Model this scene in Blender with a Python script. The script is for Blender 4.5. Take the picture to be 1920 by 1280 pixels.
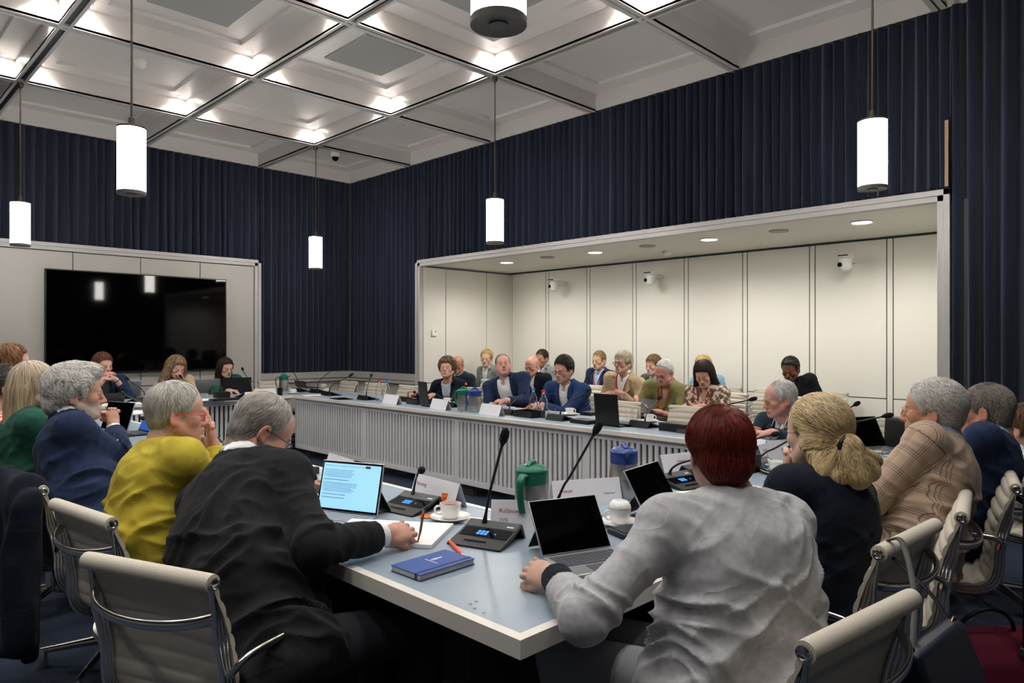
import bpy, bmesh, math, random
import numpy as np
from mathutils import Vector, Matrix, Euler

for _o in list(bpy.data.objects):
    bpy.data.objects.remove(_o, do_unlink=True)
SC = bpy.context.scene
COL = SC.collection
PI = math.pi

# ------------------------------------------------------------------ camera
FPX, YAW, HC, HY = 1319.3, math.radians(45.15), 1.40, 641.0
cam_d = bpy.data.cameras.new('camera')
cam = bpy.data.objects.new('camera', cam_d)
COL.objects.link(cam)
cam_d.sensor_width = 36.0
cam_d.lens = FPX / 1920 * 36
cam_d.clip_start = 0.05
cam_d.clip_end = 60
cam.location = (0, 0, HC)
cam.rotation_euler = (math.radians(90.04), 0, YAW)
SC.camera = cam

# ------------------------------------------------------------------ world + exposure
w = bpy.data.worlds.new('world')
SC.world = w
w.use_nodes = True
w.node_tree.nodes['Background'].inputs[0].default_value = (0.9, 0.93, 1.0, 1)
w.node_tree.nodes['Background'].inputs[1].default_value = 0.02
SC.view_settings.view_transform = 'Standard'
SC.view_settings.look = 'None'
SC.view_settings.gamma = 1
SC.view_settings.use_curve_mapping = False
SC.view_settings.exposure = 1.32

LIGHT_COL = (1.0, 0.97, 0.935)
DOWN_W = 10.0        # each coffer downlight
PEND_E = 20.0       # pendant shade emission
ALC_W = 34.0        # alcove downlights

# room constants (metres; x runs along the alcove wall, y towards it)
XA, YB, ZC = -10.06, 6.26, 4.0
XN, YN = 1.78, -3.40           # the two walls behind the photographer
GX = [XA] + [-8.47 + 1.7316 * i for i in range(6)] + [XN]
GY = [YB] + [4.745 - 1.6336 * j for j in range(5)] + [YN]
TZ = 0.745                     # table top height
TX0, TX1, TY0, TY1 = -8.80, -1.08, 1.10, 4.98      # table ring, outer
IX0, IX1, IY0, IY1 = -8.00, -1.90, 1.89, 4.17      # table ring, inner

_c, _s = math.cos(YAW), math.sin(YAW)


def at(px, py, z=TZ):
    """where the photograph's point lies on the horizontal plane z"""
    Z = (HC - z) * FPX / (py - HY)
    X = (px - 960) / FPX * Z
    return Vector((X * _c - Z * _s, X * _s + Z * _c, z))


def aty(px, py, y):
    a = (px - 960) / FPX
    Z = y / (a * _s + _c)
    X = a * Z
    return Vector((X * _c - Z * _s, y, HC - (py - HY) / FPX * Z))


# ------------------------------------------------------------------ materials
def lin(c):
    if isinstance(c, str):
        c = [int(c[i:i + 2], 16) / 255 for i in (0, 2, 4)]
    return tuple((v / 12.92 if v <= 0.04045 else ((v + 0.055) / 1.055) ** 2.4) for v in c) + (1.0,)


_M = {}


def mat(name, col='808080', rough=0.5, metal=0.0, emit=None, es=1.0, trans=0.0, ior=1.45, spec=0.5,
        mix=None, nscale=20.0, nstretch=(1, 1, 1), ndet=3.0, bump=0.0, bscale=60.0, bstretch=(1, 1, 1), sheen=0.0,
        lo=0.35, hi=0.65, coat=0.0, sss=0.0, bdist=0.01, bdet=3.0, wr=0.0, wscale=5.0, wstretch=(1, 1, 1.7)):
    if name in _M:
        return _M[name]
    m = bpy.data.materials.new(name)
    m.use_nodes = True
    nt = m.node_tree
    b = nt.nodes['Principled BSDF']
    b.inputs['Base Color'].default_value = lin(col)
    b.inputs['Roughness'].default_value = rough
    b.inputs['Metallic'].default_value = metal
    b.inputs['IOR'].default_value = ior
    b.inputs['Transmission Weight'].default_value = trans
    b.inputs['Specular IOR Level'].default_value = spec
    b.inputs['Sheen Weight'].default_value = sheen
    b.inputs['Coat Weight'].default_value = coat
    if sss:
        b.inputs['Subsurface Weight'].default_value = sss
        b.inputs['Subsurface Radius'].default_value = (1.0, 0.35, 0.2)
        b.inputs['Subsurface Scale'].default_value = 0.006
    if emit:
        b.inputs['Emission Color'].default_value = lin(emit)
        b.inputs['Emission Strength'].default_value = es
    tc = None

    def coords(st):
        nonlocal tc
        if tc is None:
            tc = nt.nodes.new('ShaderNodeTexCoord')
        mp = nt.nodes.new('ShaderNodeMapping')
        mp.inputs['Scale'].default_value = st
        nt.links.new(tc.outputs['Object'], mp.inputs['Vector'])
        return mp.outputs['Vector']
    if mix:
        n = nt.nodes.new('ShaderNodeTexNoise')
        n.inputs['Scale'].default_value = nscale
        n.inputs['Detail'].default_value = ndet
        nt.links.new(coords(nstretch), n.inputs['Vector'])
        r = nt.nodes.new('ShaderNodeValToRGB')
        r.color_ramp.elements[0].position = lo
        r.color_ramp.elements[1].position = hi
        r.color_ramp.elements[0].color = lin(col)
        r.color_ramp.elements[1].color = lin(mix)
        nt.links.new(n.outputs['Fac'], r.inputs['Fac'])
        nt.links.new(r.outputs['Color'], b.inputs['Base Color'])
    if bump:
        n = nt.nodes.new('ShaderNodeTexNoise')
        n.inputs['Scale'].default_value = bscale
        n.inputs['Detail'].default_value = bdet
        nt.links.new(coords(bstretch), n.inputs['Vector'])
        bp = nt.nodes.new('ShaderNodeBump')
        bp.inputs['Strength'].default_value = bump
        bp.inputs['Distance'].default_value = bdist
        nt.links.new(n.outputs['Fac'], bp.inputs['Height'])
        nt.links.new(bp.outputs['Normal'], b.inputs['Normal'])
        if wr:
            n2 = nt.nodes.new('ShaderNodeTexNoise')
            n2.inputs['Scale'].default_value = wscale
            n2.inputs['Detail'].default_value = 2.5
            n2.inputs['Distortion'].default_value = .6
            nt.links.new(coords(wstretch), n2.inputs['Vector'])
            m1 = nt.nodes.new('ShaderNodeMath'); m1.operation = 'SUBTRACT'; m1.inputs[1].default_value = .5
            m2 = nt.nodes.new('ShaderNodeMath'); m2.operation = 'ABSOLUTE'
            m3 = nt.nodes.new('ShaderNodeMath'); m3.operation = 'POWER'; m3.inputs[1].default_value = .55
            nt.links.new(n2.outputs['Fac'], m1.inputs[0]); nt.links.new(m1.outputs[0], m2.inputs[0]); nt.links.new(m2.outputs[0], m3.inputs[0])
            bp2 = nt.nodes.new('ShaderNodeBump')
            bp2.inputs['Strength'].default_value = wr
            bp2.inputs['Distance'].default_value = .012
            bp2.invert = True
            nt.links.new(m3.outputs[0], bp2.inputs['Height'])
            nt.links.new(bp.outputs['Normal'], bp2.inputs['Normal'])
            nt.links.new(bp2.outputs['Normal'], b.inputs['Normal'])
    _M[name] = m
    return m


# ------------------------------------------------------------------ object helpers
def tag(o, label=None, cat=None, group=None, kind=None):
    if label:
        o['label'] = label
    if cat:
        o['category'] = cat
    if group:
        o['group'] = group
    if kind:
        o['kind'] = kind
    return o


def empty(name, loc, rz=0.0, label=None, cat=None, group=None):
    o = bpy.data.objects.new(name, None)
    o.empty_display_size = 0.1
    COL.objects.link(o)
    o.location = loc
    o.rotation_euler = (0, 0, rz)
    return tag(o, label, cat, group)


def copy_tree(o, parent=None):
    c = o.copy()
    COL.objects.link(c)
    c.parent = parent
    for ch in o.children:
        copy_tree(ch, c)
    return c


class MB:
    def __init__(self):
        self.v, self.f, self.mi = [], [], []
        self.cur = 0
        self.M = None

    def add(self, vs, fs):
        n = len(self.v)
        if self.M is not None:
            vs = [tuple(self.M @ Vector(p)) for p in vs]
        self.v.extend([tuple(p) for p in vs])
        for f in fs:
            self.f.append(tuple(i + n for i in f))
            self.mi.append(self.cur)
        return self

    def box(self, x0, x1, y0, y1, z0, z1):
        vs = [(x, y, z) for z in (z0, z1) for y in (y0, y1) for x in (x0, x1)]
        return self.add(vs, [(0, 2, 3, 1), (4, 5, 7, 6), (0, 1, 5, 4), (2, 6, 7, 3), (0, 4, 6, 2), (1, 3, 7, 5)])

    def quad(self, a, b, c, d):
        return self.add([a, b, c, d], [(0, 1, 2, 3)])

    def prism(self, poly, z0, z1):
        n = len(poly)
        vs = [(p[0], p[1], z0) for p in poly] + [(p[0], p[1], z1) for p in poly]
        fs = [tuple(reversed(range(n))), tuple(range(n, 2 * n))]
        fs += [(i, (i + 1) % n, n + (i + 1) % n, n + i) for i in range(n)]
        return self.add(vs, fs)

    def extrude_x(self, poly, x0, x1):
        """poly in (y, z), extruded along x"""
        n = len(poly)
        vs = [(x0, p[0], p[1]) for p in poly] + [(x1, p[0], p[1]) for p in poly]
        fs = [tuple(reversed(range(n))), tuple(range(n, 2 * n))]
        fs += [(i, (i + 1) % n, n + (i + 1) % n, n + i) for i in range(n)]
        return self.add(vs, fs)

    def lathe(self, prof, n=24, c=(0, 0, 0), cap0=True, cap1=True):
        vs, fs = [], []
        for r, z in prof:
            for k in range(n):
                a = 2 * PI * k / n
                vs.append((c[0] + r * math.cos(a), c[1] + r * math.sin(a), c[2] + z))
        for i in range(len(prof) - 1):
            for k in range(n):
                k2 = (k + 1) % n
                fs.append((i * n + k, i * n + k2, (i + 1) * n + k2, (i + 1) * n + k))
        if cap0:
            fs.append(tuple(reversed(range(n))))
        if cap1:
            fs.append(tuple((len(prof) - 1) * n + k for k in range(n)))
        return self.add(vs, fs)

    def tube(self, pts, r, n=8, closed=False, flat=None):
        """tube through pts, r a number or list; flat=(a, b) scales the section"""
        P = [Vector(p) for p in pts]
        m = len(P)
        R = r if isinstance(r, (list, tuple)) else [r] * m
        T = []
        for i in range(m):
            if closed:
                t = P[(i + 1) % m] - P[i - 1]
            else:
                t = P[min(i + 1, m - 1)] - P[max(i - 1, 0)]
            T.append(t.normalized() if t.length > 1e-9 else Vector((0, 0, 1)))
        up = Vector((0, 0, 1)) if abs(T[0].z) < 0.9 else Vector((1, 0, 0))
        N = (up - T[0] * up.dot(T[0])).normalized()
        vs, fs = [], []
        fa, fb = flat if flat else (1, 1)
        for i in range(m):
            N = (N - T[i] * N.dot(T[i])).normalized()
            B = T[i].cross(N)
            for k in range(n):
                a = 2 * PI * (k + 0.5) / n
                vs.append(P[i] + N * (math.cos(a) * R[i] * fa) + B * (math.sin(a) * R[i] * fb))
        for i in range(m if closed else m - 1):
            j = (i + 1) % m
            for k in range(n):
                k2 = (k + 1) % n
                fs.append((i * n + k, i * n + k2, j * n + k2, j * n + k))
        if not closed:
            fs.append(tuple(reversed(range(n))))
            fs.append(tuple((m - 1) * n + k for k in range(n)))
        return self.add(vs, fs)

    def sheet(self, fn, nu, nv, thick=0.0):
        """fn(u, v) -> point, u and v from 0 to 1"""
        vs = [Vector(fn(i / nu, j / nv)) for j in range(nv + 1) for i in range(nu + 1)]
        fs = [(j * (nu + 1) + i, j * (nu + 1) + i + 1, (j + 1) * (nu + 1) + i + 1, (j + 1) * (nu + 1) + i)
              for j in range(nv) for i in range(nu)]
        return self.add(vs, fs)

    def ball(self, c, r, n=12, m=8):
        rx, ry, rz = r if isinstance(r, (list, tuple)) else (r, r, r)
        vs = [(c[0], c[1], c[2] - rz)]
        for j in range(1, m):
            a = -PI / 2 + PI * j / m
            for k in range(n):
                t = 2 * PI * k / n
                vs.append((c[0] + rx * math.cos(a) * math.cos(t), c[1] + ry * math.cos(a) * math.sin(t), c[2] + rz * math.sin(a)))
        vs.append((c[0], c[1], c[2] + rz))
        fs = [(0, 1 + (k + 1) % n, 1 + k) for k in range(n)]
        for j in range(m - 2):
            for k in range(n):
                k2 = (k + 1) % n
                fs.append((1 + j * n + k, 1 + j * n + k2, 1 + (j + 1) * n + k2, 1 + (j + 1) * n + k))
        L = len(vs) - 1
        b = 1 + (m - 2) * n
        fs += [(b + k, b + (k + 1) % n, L) for k in range(n)]
        return self.add(vs, fs)

    def build(self, name, mats, parent=None, smooth=None, bevel=0.0, solid=0.0, loc=None, rz=None, segs=2):
        me = bpy.data.meshes.new(name)
        me.from_pydata([tuple(p) for p in self.v], [], self.f)
        ml = mats if isinstance(mats, (list, tuple)) else [mats]
        for m in ml:
            me.materials.append(m)
        if len(ml) > 1:
            me.polygons.foreach_set('material_index', self.mi)
        me.update()
        if smooth is not None:
            me.shade_smooth()
            if smooth < 179:
                me.set_sharp_from_angle(angle=math.radians(smooth))
        o = bpy.data.objects.new(name, me)
        COL.objects.link(o)
        if parent is not None:
            o.parent = parent
        if loc is not None:
            o.location = loc
        if rz is not None:
            o.rotation_euler = (0, 0, rz)
        if solid:
            md = o.modifiers.new('solid', 'SOLIDIFY')
            md.thickness = solid
            md.offset = 0
        if bevel:
            md = o.modifiers.new('bevel', 'BEVEL')
            md.width = bevel
            md.segments = segs
            md.limit_method = 'ANGLE'
            me.shade_smooth()
            me.set_sharp_from_angle(angle=math.radians(40))
        return o


def struct(o):
    o['kind'] = 'structure'
    return o


def bez(p0, p1, p2, p3, n):
    p0, p1, p2, p3 = map(Vector, (p0, p1, p2, p3))
    out = []
    for i in range(n + 1):
        t = i / n
        out.append(p0 * (1 - t) ** 3 + p1 * 3 * t * (1 - t) ** 2 + p2 * 3 * t * t * (1 - t) + p3 * t ** 3)
    return out


def crom(P, n):
    """smooth curve through points"""
    P = [Vector(p) for p in P]
    Q = [P[0] * 2 - P[1]] + P + [P[-1] * 2 - P[-2]]
    out = []
    for i in range(1, len(Q) - 2):
        a, b, c, d = Q[i - 1:i + 3]
        for k in range(n):
            t = k / n
            out.append(0.5 * ((2 * b) + (c - a) * t + (2 * a - 5 * b + 4 * c - d) * t * t + (3 * b - a - 3 * c + d) * t ** 3))
    out.append(P[-1])
    return out


def text(s, size, M_, name, parent=None, loc=(0, 0, 0), rot=(0, 0, 0), align='LEFT', ext=0.0003):
    cu = bpy.data.curves.new(name, 'FONT')
    cu.body = s
    cu.size = size
    cu.align_x = align
    cu.extrude = ext
    o = bpy.data.objects.new(name, cu)
    COL.objects.link(o)
    dg = bpy.context.evaluated_depsgraph_get()
    me = bpy.data.meshes.new_from_object(o.evaluated_get(dg))
    bpy.data.objects.remove(o, do_unlink=True)
    me.materials.clear()
    me.materials.append(M_)
    m = bpy.data.objects.new(name, me)
    COL.objects.link(m)
    m.parent = parent
    m.location = loc
    m.rotation_euler = rot
    return m
# ------------------------------------------------------------------ the room
m_ceil = mat('ceiling_paint', 'd3cecb', rough=0.32, spec=0.5, bump=0.02, bscale=40)
m_ceil2 = mat('ceiling_plate', '9b9b98', rough=0.8)
m_slot = mat('track_slot', '1c2532', rough=0.5)
m_rail = mat('track_rail', 'bfbcb8', rough=0.45)
m_frame = mat('frame_paint', 'c3c0be', rough=0.4)
m_panelL = mat('wall_panel_grey', 'bdb9b3', rough=0.5)
m_panelA = mat('wall_panel_cream', 'e2dfd5', rough=0.5)
m_joint = mat('dark_joint', '3a4548', rough=0.7)
m_sill = mat('sill_paint', 'b7b5b1', rough=0.45)
m_carpet = mat('carpet', '2a3142', rough=1.0, mix='454d5f', nscale=260, bump=0.5, bscale=400, lo=0.3, hi=0.75, spec=0.1)
m_curtain = mat('curtain_wool', '1d2232', rough=0.95, mix='272d3f', nscale=14, nstretch=(1, 1, 0.05), bump=0.15, bscale=500, sheen=0.25, spec=0.15)
m_white = mat('white_plastic', 'e6e6e4', rough=0.35)
m_black = mat('black_plastic', '0b0b0c', rough=0.35)
m_darkglass = mat('screen_glass', '020203', rough=0.04, spec=0.2)
m_chrome = mat('polished_aluminium', 'd6d3ce', rough=0.2, metal=1.0)
m_brass = mat('bronze_rod', '5f584c', rough=0.35, metal=0.85)
m_glow = mat('pendant_glow', 'ffffff', rough=0.4, emit='fffaf2', es=PEND_E)
m_disc = mat('downlight_glow', 'ffffff', rough=0.4, emit='fff6e8', es=30.0)

b = MB(); b.quad((XA - .3, YN - .1, 0), (XN + .1, YN - .1, 0), (XN + .1, 8.2, 0), (XA - .3, 8.2, 0))
struct(b.build('floor', m_carpet))

# ceiling of coffers
b = MB()
BW = 0.05
ZT = ZC + 0.19
for i in range(len(GX) - 1):
    for j in range(len(GY) - 1):
        x0 = GX[i] + (BW if i > 0 else 0)
        x1 = GX[i + 1] - (BW if i + 1 < len(GX) - 1 else 0)
        y1 = GY[j] - (BW if j > 0 else 0)
        y0 = GY[j + 1] + (BW if j + 1 < len(GY) - 1 else 0)
        for (p, q) in (((x0, y0), (x1, y0)), ((x1, y0), (x1, y1)), ((x1, y1), (x0, y1)), ((x0, y1), (x0, y0))):
            b.quad((p[0], p[1], ZC), (q[0], q[1], ZC), (q[0], q[1], ZT), (p[0], p[1], ZT))
        mg = 0.20
        O = [(x0, y0), (x1, y0), (x1, y1), (x0, y1)]
        I = [(x0 + mg, y0 + mg), (x1 - mg, y0 + mg), (x1 - mg, y1 - mg), (x0 + mg, y1 - mg)]
        J = [(x0 + mg + .012, y0 + mg + .012), (x1 - mg - .012, y0 + mg + .012), (x1 - mg - .012, y1 - mg - .012), (x0 + mg + .012, y1 - mg - .012)]
        for k in range(4):
            k2 = (k + 1) % 4
            b.quad((*O[k], ZT), (*O[k2], ZT), (*I[k2], ZT), (*I[k], ZT))
            b.quad((*I[k], ZT), (*I[k2], ZT), (*J[k2], ZT + .03), (*J[k], ZT + .03))
        b.quad(*[(*p, ZT + .03) for p in J])
struct(b.build('ceiling', m_ceil))
# beam undersides: two rails with a dark slot between
b = MB()
for x in GX[1:-1]:
    b.cur = 0
    for s in (-1, 1):
        b.box(min(x + s * .008, x + s * BW), max(x + s * .008, x + s * BW), YN, YB, ZC - .004, ZC + .02)
    b.cur = 1
    b.box(x - .008, x + .008, YN, YB, ZC + .022, ZC + .03)
struct(b.build('trim_1', [m_rail, m_slot]))
b = MB()
for y in GY[1:-1]:
    b.cur = 0
    for s in (-1, 1):
        b.box(XA, XN, min(y + s * .022, y + s * BW), max(y + s * .022, y + s * BW), ZC - .005, ZC + .02)
    b.cur = 1
    b.box(XA, XN, y - .022, y + .022, ZC + .019, ZC + .03)
struct(b.build('trim_2', [m_rail, m_slot]))

# backing walls (plaster behind the curtains)
m_wall = mat('wall_plaster', 'a9a49b', rough=0.8)
b = MB()
b.box(XA - .2, XA - .12, YN, YB + .1, 0, ZT + .1)
struct(b.build('wall_left', m_wall))
b = MB()
b.box(XA - .2, -8.33, YB + .12, YB + .2, 0, ZT + .1)
b.box(-1.50, XN + .1, YB + .12, YB + .2, 0, ZT + .1)
b.box(-8.33, -1.50, YB + .12, YB + .2, 2.62, ZT + .1)
struct(b.build('wall_far', m_wall))
b = MB(); b.box(XN + .06, XN + .14, YN - .1, YB + .2, 0, ZT + .1)
struct(b.build('wall_right', m_wall))
b = MB(); b.box(XA - .2, XN + .14, YN - .14, YN - .06, 0, ZT + .1)
struct(b.build('wall_near', m_wall))

# alcove shell
AX0, AX1, AY1, AZ = -8.16, -1.55, 8.05, 2.50
b = MB()
b.box(AX0 - .2, AX0 - .004, YB + .02, AY1 + .1, 0, AZ)
b.box(AX1 + .004, AX1 + .2, YB + .02, AY1 + .1, 0, AZ)
b.box(AX0 - .2, AX1 + .2, AY1 + .004, AY1 + .1, 0, AZ)
struct(b.build('wall_alcove', m_joint))
b = MB(); b.box(AX0 - .05, AX1 + .03, YB + .02, AY1 + .1, AZ + .012, AZ + .08)
struct(b.build('ceiling_alcove', m_panelA))


def panel(b, ax, c, lo, hi, z0, z1, d, t=.012):
    """a flat wall panel with a bevel-free edge standing t proud"""
    if ax == 'y':
        b.box(lo, hi, c - t, c, z0, z1)
    elif ax == 'x+':
        b.box(c, c + t, lo, hi, z0, z1)
    else:
        b.box(c - t, c, lo, hi, z0, z1)


k_ = 0
strips = [-7.31 + .811 * k for k in range(8)]
edges = [AX0 + .05] + strips + [AX1]
zs = [(0.0, .795), (.805, AZ - .012)]
b = MB()
for a, c in zip(edges[:-1], edges[1:]):
    for z0, z1 in zs:
        panel(b, 'y', AY1, a + .036, c - .036, z0, z1, 0)
for e in edges:
    b.box(AX0 + .001 if e == edges[0] else e - .026, e + .026, AY1 - .012, AY1, 0, AZ - .012)
struct(b.build('wall_alcove_back', m_panelA, bevel=.002, segs=1))
b = MB()
ys = [YB + .03, 6.71, 7.54, AY1 - .008]
for a, c in zip(ys[:-1], ys[1:]):
    for z0, z1 in zs:
        panel(b, 'x+', AX0, a + .005, c - .005, z0, z1, 0)
        panel(b, 'x-', AX1, a + .005, c - .005, z0, z1, 0)
struct(b.build('wall_alcove_left', m_panelA, bevel=.002, segs=1))

# frames round the alcove and the screen recess
b = MB()
FZ = 2.585
for (u0, u1, y0, y1) in ((0, .045, YB - .045, YB + .02), (.045, .09, YB - .03, YB + .06)):
    b.box(AX0 - .09 + u0, AX0 - .09 + u1, y0, y1, 0.0, FZ - u0)
    b.box(AX1 + .075 - u1 + .01, AX1 + .085 - u0, y0, y1, 0.0, FZ - u0)
    b.box(AX0 - .09 + u0, AX1 + .085 - u0, y0, y1, FZ - u1, FZ - u0)
struct(b.build('trim_3', m_frame, bevel=.002, segs=1))

RY1 = 4.72            # screen recess right edge
b = MB()
for (u0, u1, t) in ((0, .045, .05), (.045, .09, .03)):
    b.box(XA, XA + t, RY1 - u1, RY1 - u0, 0.0, 2.61 - u0)
    b.box(XA, XA + t, YN, RY1 - u0, 2.61 - u1, 2.61 - u0)
struct(b.build('trim_4', m_frame, bevel=.002, segs=1))
b = MB()
ys = [YN + .1, -.8, 0, .78, 1.54, 2.30, 3.08, 3.85, RY1 - .09]
for a, c in zip(ys[:-1], ys[1:]):
    for z0, z1 in ((.05, .812), (.822, 2.51)):
        panel(b, 'x+', XA - .02, a + .005, c - .005, z0, z1, 0, t=.022)
struct(b.build('wall_screen_panel', m_panelL, bevel=.002, segs=1))
b = MB(); b.box(XA - .12, XA - .018, YN, RY1, 0, 2.6)
struct(b.build('trim_5', m_joint))

# low wall below the corner curtains, with its ledge
b = MB()
for z0, z1, t in ((.83, .93, .05), (.78, .82, .075), (0, .09, .03)):
    b.box(XA, XA + t, RY1, YB - .0, z0, z1)
    b.box(XA, AX0 - .09, YB - t, YB, z0, z1)
    b.box(AX1 + .085, XN, YB - t, YB, z0, z1)
struct(b.build('trim_6', m_sill, bevel=.003, segs=1))
b = MB()
for a, c in zip([RY1, 5.45, YB], [5.45, YB - .06, 0]):
    if c > a:
        b.box(XA, XA + .02, a + .005, c - .005, .10, .77)
for a, c in ((XA + .06, -9.2), (-9.2, AX0 - .1)):
    b.box(a + .005, c - .005, YB - .02, YB, .10, .77)
for a, c in ((AX1 + .09, -.6), (-.6, .4), (.4, XN)):
    b.box(a + .005, c - .005, YB - .02, YB, .10, .77)
struct(b.build('trim_7', m_panelL, bevel=.002, segs=1))
b = MB(); b.box(XA - .1, XA + .005, RY1, YB, 0, .9); b.box(XA, AX0 - .09, YB - .005, YB + .1, 0, .9); b.box(AX1 + .085, XN, YB - .005, YB + .1, 0, .9)
struct(b.build('trim_8', m_joint))


# curtains: each length of curtain is one hanging cloth
def curtain(name, p0, p1, z0, z1, nrm, pitch, amp, label, seed=1, skew=0.0):
    rnd = random.Random(seed)
    p0, p1, nrm = Vector(p0), Vector(p1), Vector(nrm)
    L = (p1 - p0).length
    d = (p1 - p0) / L
    nw = max(3, int(L / pitch))
    # uneven pleat widths
    ph = [0.0]
    for k in range(nw):
        ph.append(ph[-1] + rnd.uniform(.75, 1.25))
    tot = ph[-1]
    am = [rnd.uniform(.6, 1.25) for _ in range(nw + 2)]
    us = []
    for k in range(nw):
        for q in range(8):
            us.append((k + q / 8, (ph[k] + (ph[k + 1] - ph[k]) * q / 8) / tot * L))
    us.append((nw, L))
    zl = [z0 + (z1 - z0) * t for t in (0, .04, .3, .6, .9, 1)]
    vs = []
    for zi, z in enumerate(zl):
        t = (z - z0) / (z1 - z0)
        for (kk, s) in us:
            k = int(kk) if kk < nw else nw - 1
            fr = kk - k
            ss = math.sin(fr * 2 * PI)
            a = amp * (am[k] * (1 - fr) + am[k + 1] * fr) * (0.85 + 0.25 * (1 - t)) * (1 + .15 * math.sin(k * 2.3 + t * 3))
            off = ss * a + 0.25 * a * math.sin(fr * 4 * PI + 1.0)
            sh = .012 * math.sin(k * 1.7 + t * 2.0) * (1 - t)
            p = p0 + d * min(max(s + sh, 0), L) + nrm * (off + amp + .005)
            vs.append((p.x, p.y, z + (.006 * math.sin(kk * 6.3) if zi == 0 else 0)))
    n = len(us)
    fs = [(j * n + i, j * n + i + 1, (j + 1) * n + i + 1, (j + 1) * n + i) for j in range(len(zl) - 1) for i in range(n - 1)]
    b = MB().add(vs, fs)
    o = b.build(name, m_curtain, smooth=180)
    tag(o, label, 'curtain', 'navy pleated curtains')
    return o


curtain('curtain', (XA - .05, YN, 0), (XA - .05, RY1, 0), 2.60, ZC - .005, (1, 0, 0), .105, .032,
        'short navy pleated curtain hanging above the framed wall with the big screen', 1)
curtain('curtain', (XA - .05, RY1, 0), (XA - .05, YB - .03, 0), .93, ZC - .005, (1, 0, 0), .10, .034,
        'long navy pleated curtain beside the screen wall, left side of the room corner', 2)
curtain('curtain', (XA + .03, YB + .05, 0), (AX0 - .09, YB + .05, 0), .93, ZC - .005, (0, -1, 0), .10, .034,
        'long navy pleated curtain between the room corner and the lit alcove', 3)
curtain('curtain', (AX0 - .09, YB + .05, 0), (AX1 + .085, YB + .05, 0), 2.60, ZC - .005, (0, -1, 0), .092, .033,
        'short navy pleated curtain hanging over the top of the lit alcove', 4)
curtain('curtain', (AX1 + .092, YB + .03, 0), (XN, YB + .02, 0), .93, ZC - .005, (0, -1, 0), .10, .042,
        'long navy pleated curtain right of the alcove at the picture edge', 5)
# sliver of bare wooden post between the two right curtains
b = MB(); b.box(AX1 + .055, AX1 + .080, YB - .062, YB - .045, 2.6, 3.11)
struct(b.build('trim_9', mat('bare_wood', 'a98c6c', rough=.6)))
b = MB()
b.box(XA, XN, YN - .02, YN - .01, 0.9, ZC); b.box(XN + .01, XN + .02, YN, YB, .9, ZC); b.box(AX1 + .02, AX1 + .3, YB + .07, YB + .08, .9, ZC)  # last box: strip added behind the right curtain gap to make it dark
struct(b.build('trim_10', m_curtain))


# ------------------------------------------------------------------ lights
def spot(loc, w_, size=125, blend=.7, r=.03, col=LIGHT_COL, parent=None):
    d = bpy.data.lights.new('lamp', 'SPOT')
    d.energy = w_
    d.spot_size = math.radians(size)
    d.spot_blend = blend
    d.shadow_soft_size = r
    d.color = col
    o = bpy.data.objects.new('lamp', d)
    COL.objects.link(o)
    o.parent = parent
    o.location = loc
    return o, d


proto = None
OFF = .135
cnt = 0
for i in range(1, len(GX) - 1):
    for j in range(1, len(GY) - 1):
        for sx, sy in ((1, -1), (-1, -1), (1, 1), (-1, 1)):
            # only the inner coffers carry lamps at the far corners
            x, y = GX[i] + sx * OFF, GY[j] + sy * OFF
            if (sx < 0 and i == 1) or (sx > 0 and i == len(GX) - 2) or (sy > 0 and j == 1) or (sy < 0 and j == len(GY) - 2):
                continue
            if proto is None:
                proto = empty('ceiling_downlight', (x, y, ZT - .003))
                MB().lathe([(.033, 0), (.045, 0), (.047, .002), (.033, .003)], 20, cap0=False, cap1=False).build('trim_ring', m_white, proto)
                MB().lathe([(.032, .001), (.032, .002)], 20).build('lens', m_disc, proto)
                o, dlight = spot((0, 0, -.004), DOWN_W, 132, .6, .028, parent=proto)
                t = proto
            else:
                t = copy_tree(proto)
                t.location = (x, y, ZT - .003)
            cnt += 1
            nth = ('first', 'second', 'third', 'fourth', 'fifth', 'sixth', 'seventh')
            ci, cj = i + (sx > 0) - 1, j + (sy < 0) - 1
            tag(t, 'round downlight, %s coffer from screen wall, %s from alcove wall, corner %s' % (
                nth[ci], nth[cj], {(1, -1): 'nearest both', (-1, -1): 'nearest alcove', (1, 1): 'nearest screen', (-1, 1): 'farthest out'}[(sx, sy)]), 'ceiling light', 'coffer downlights')

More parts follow.
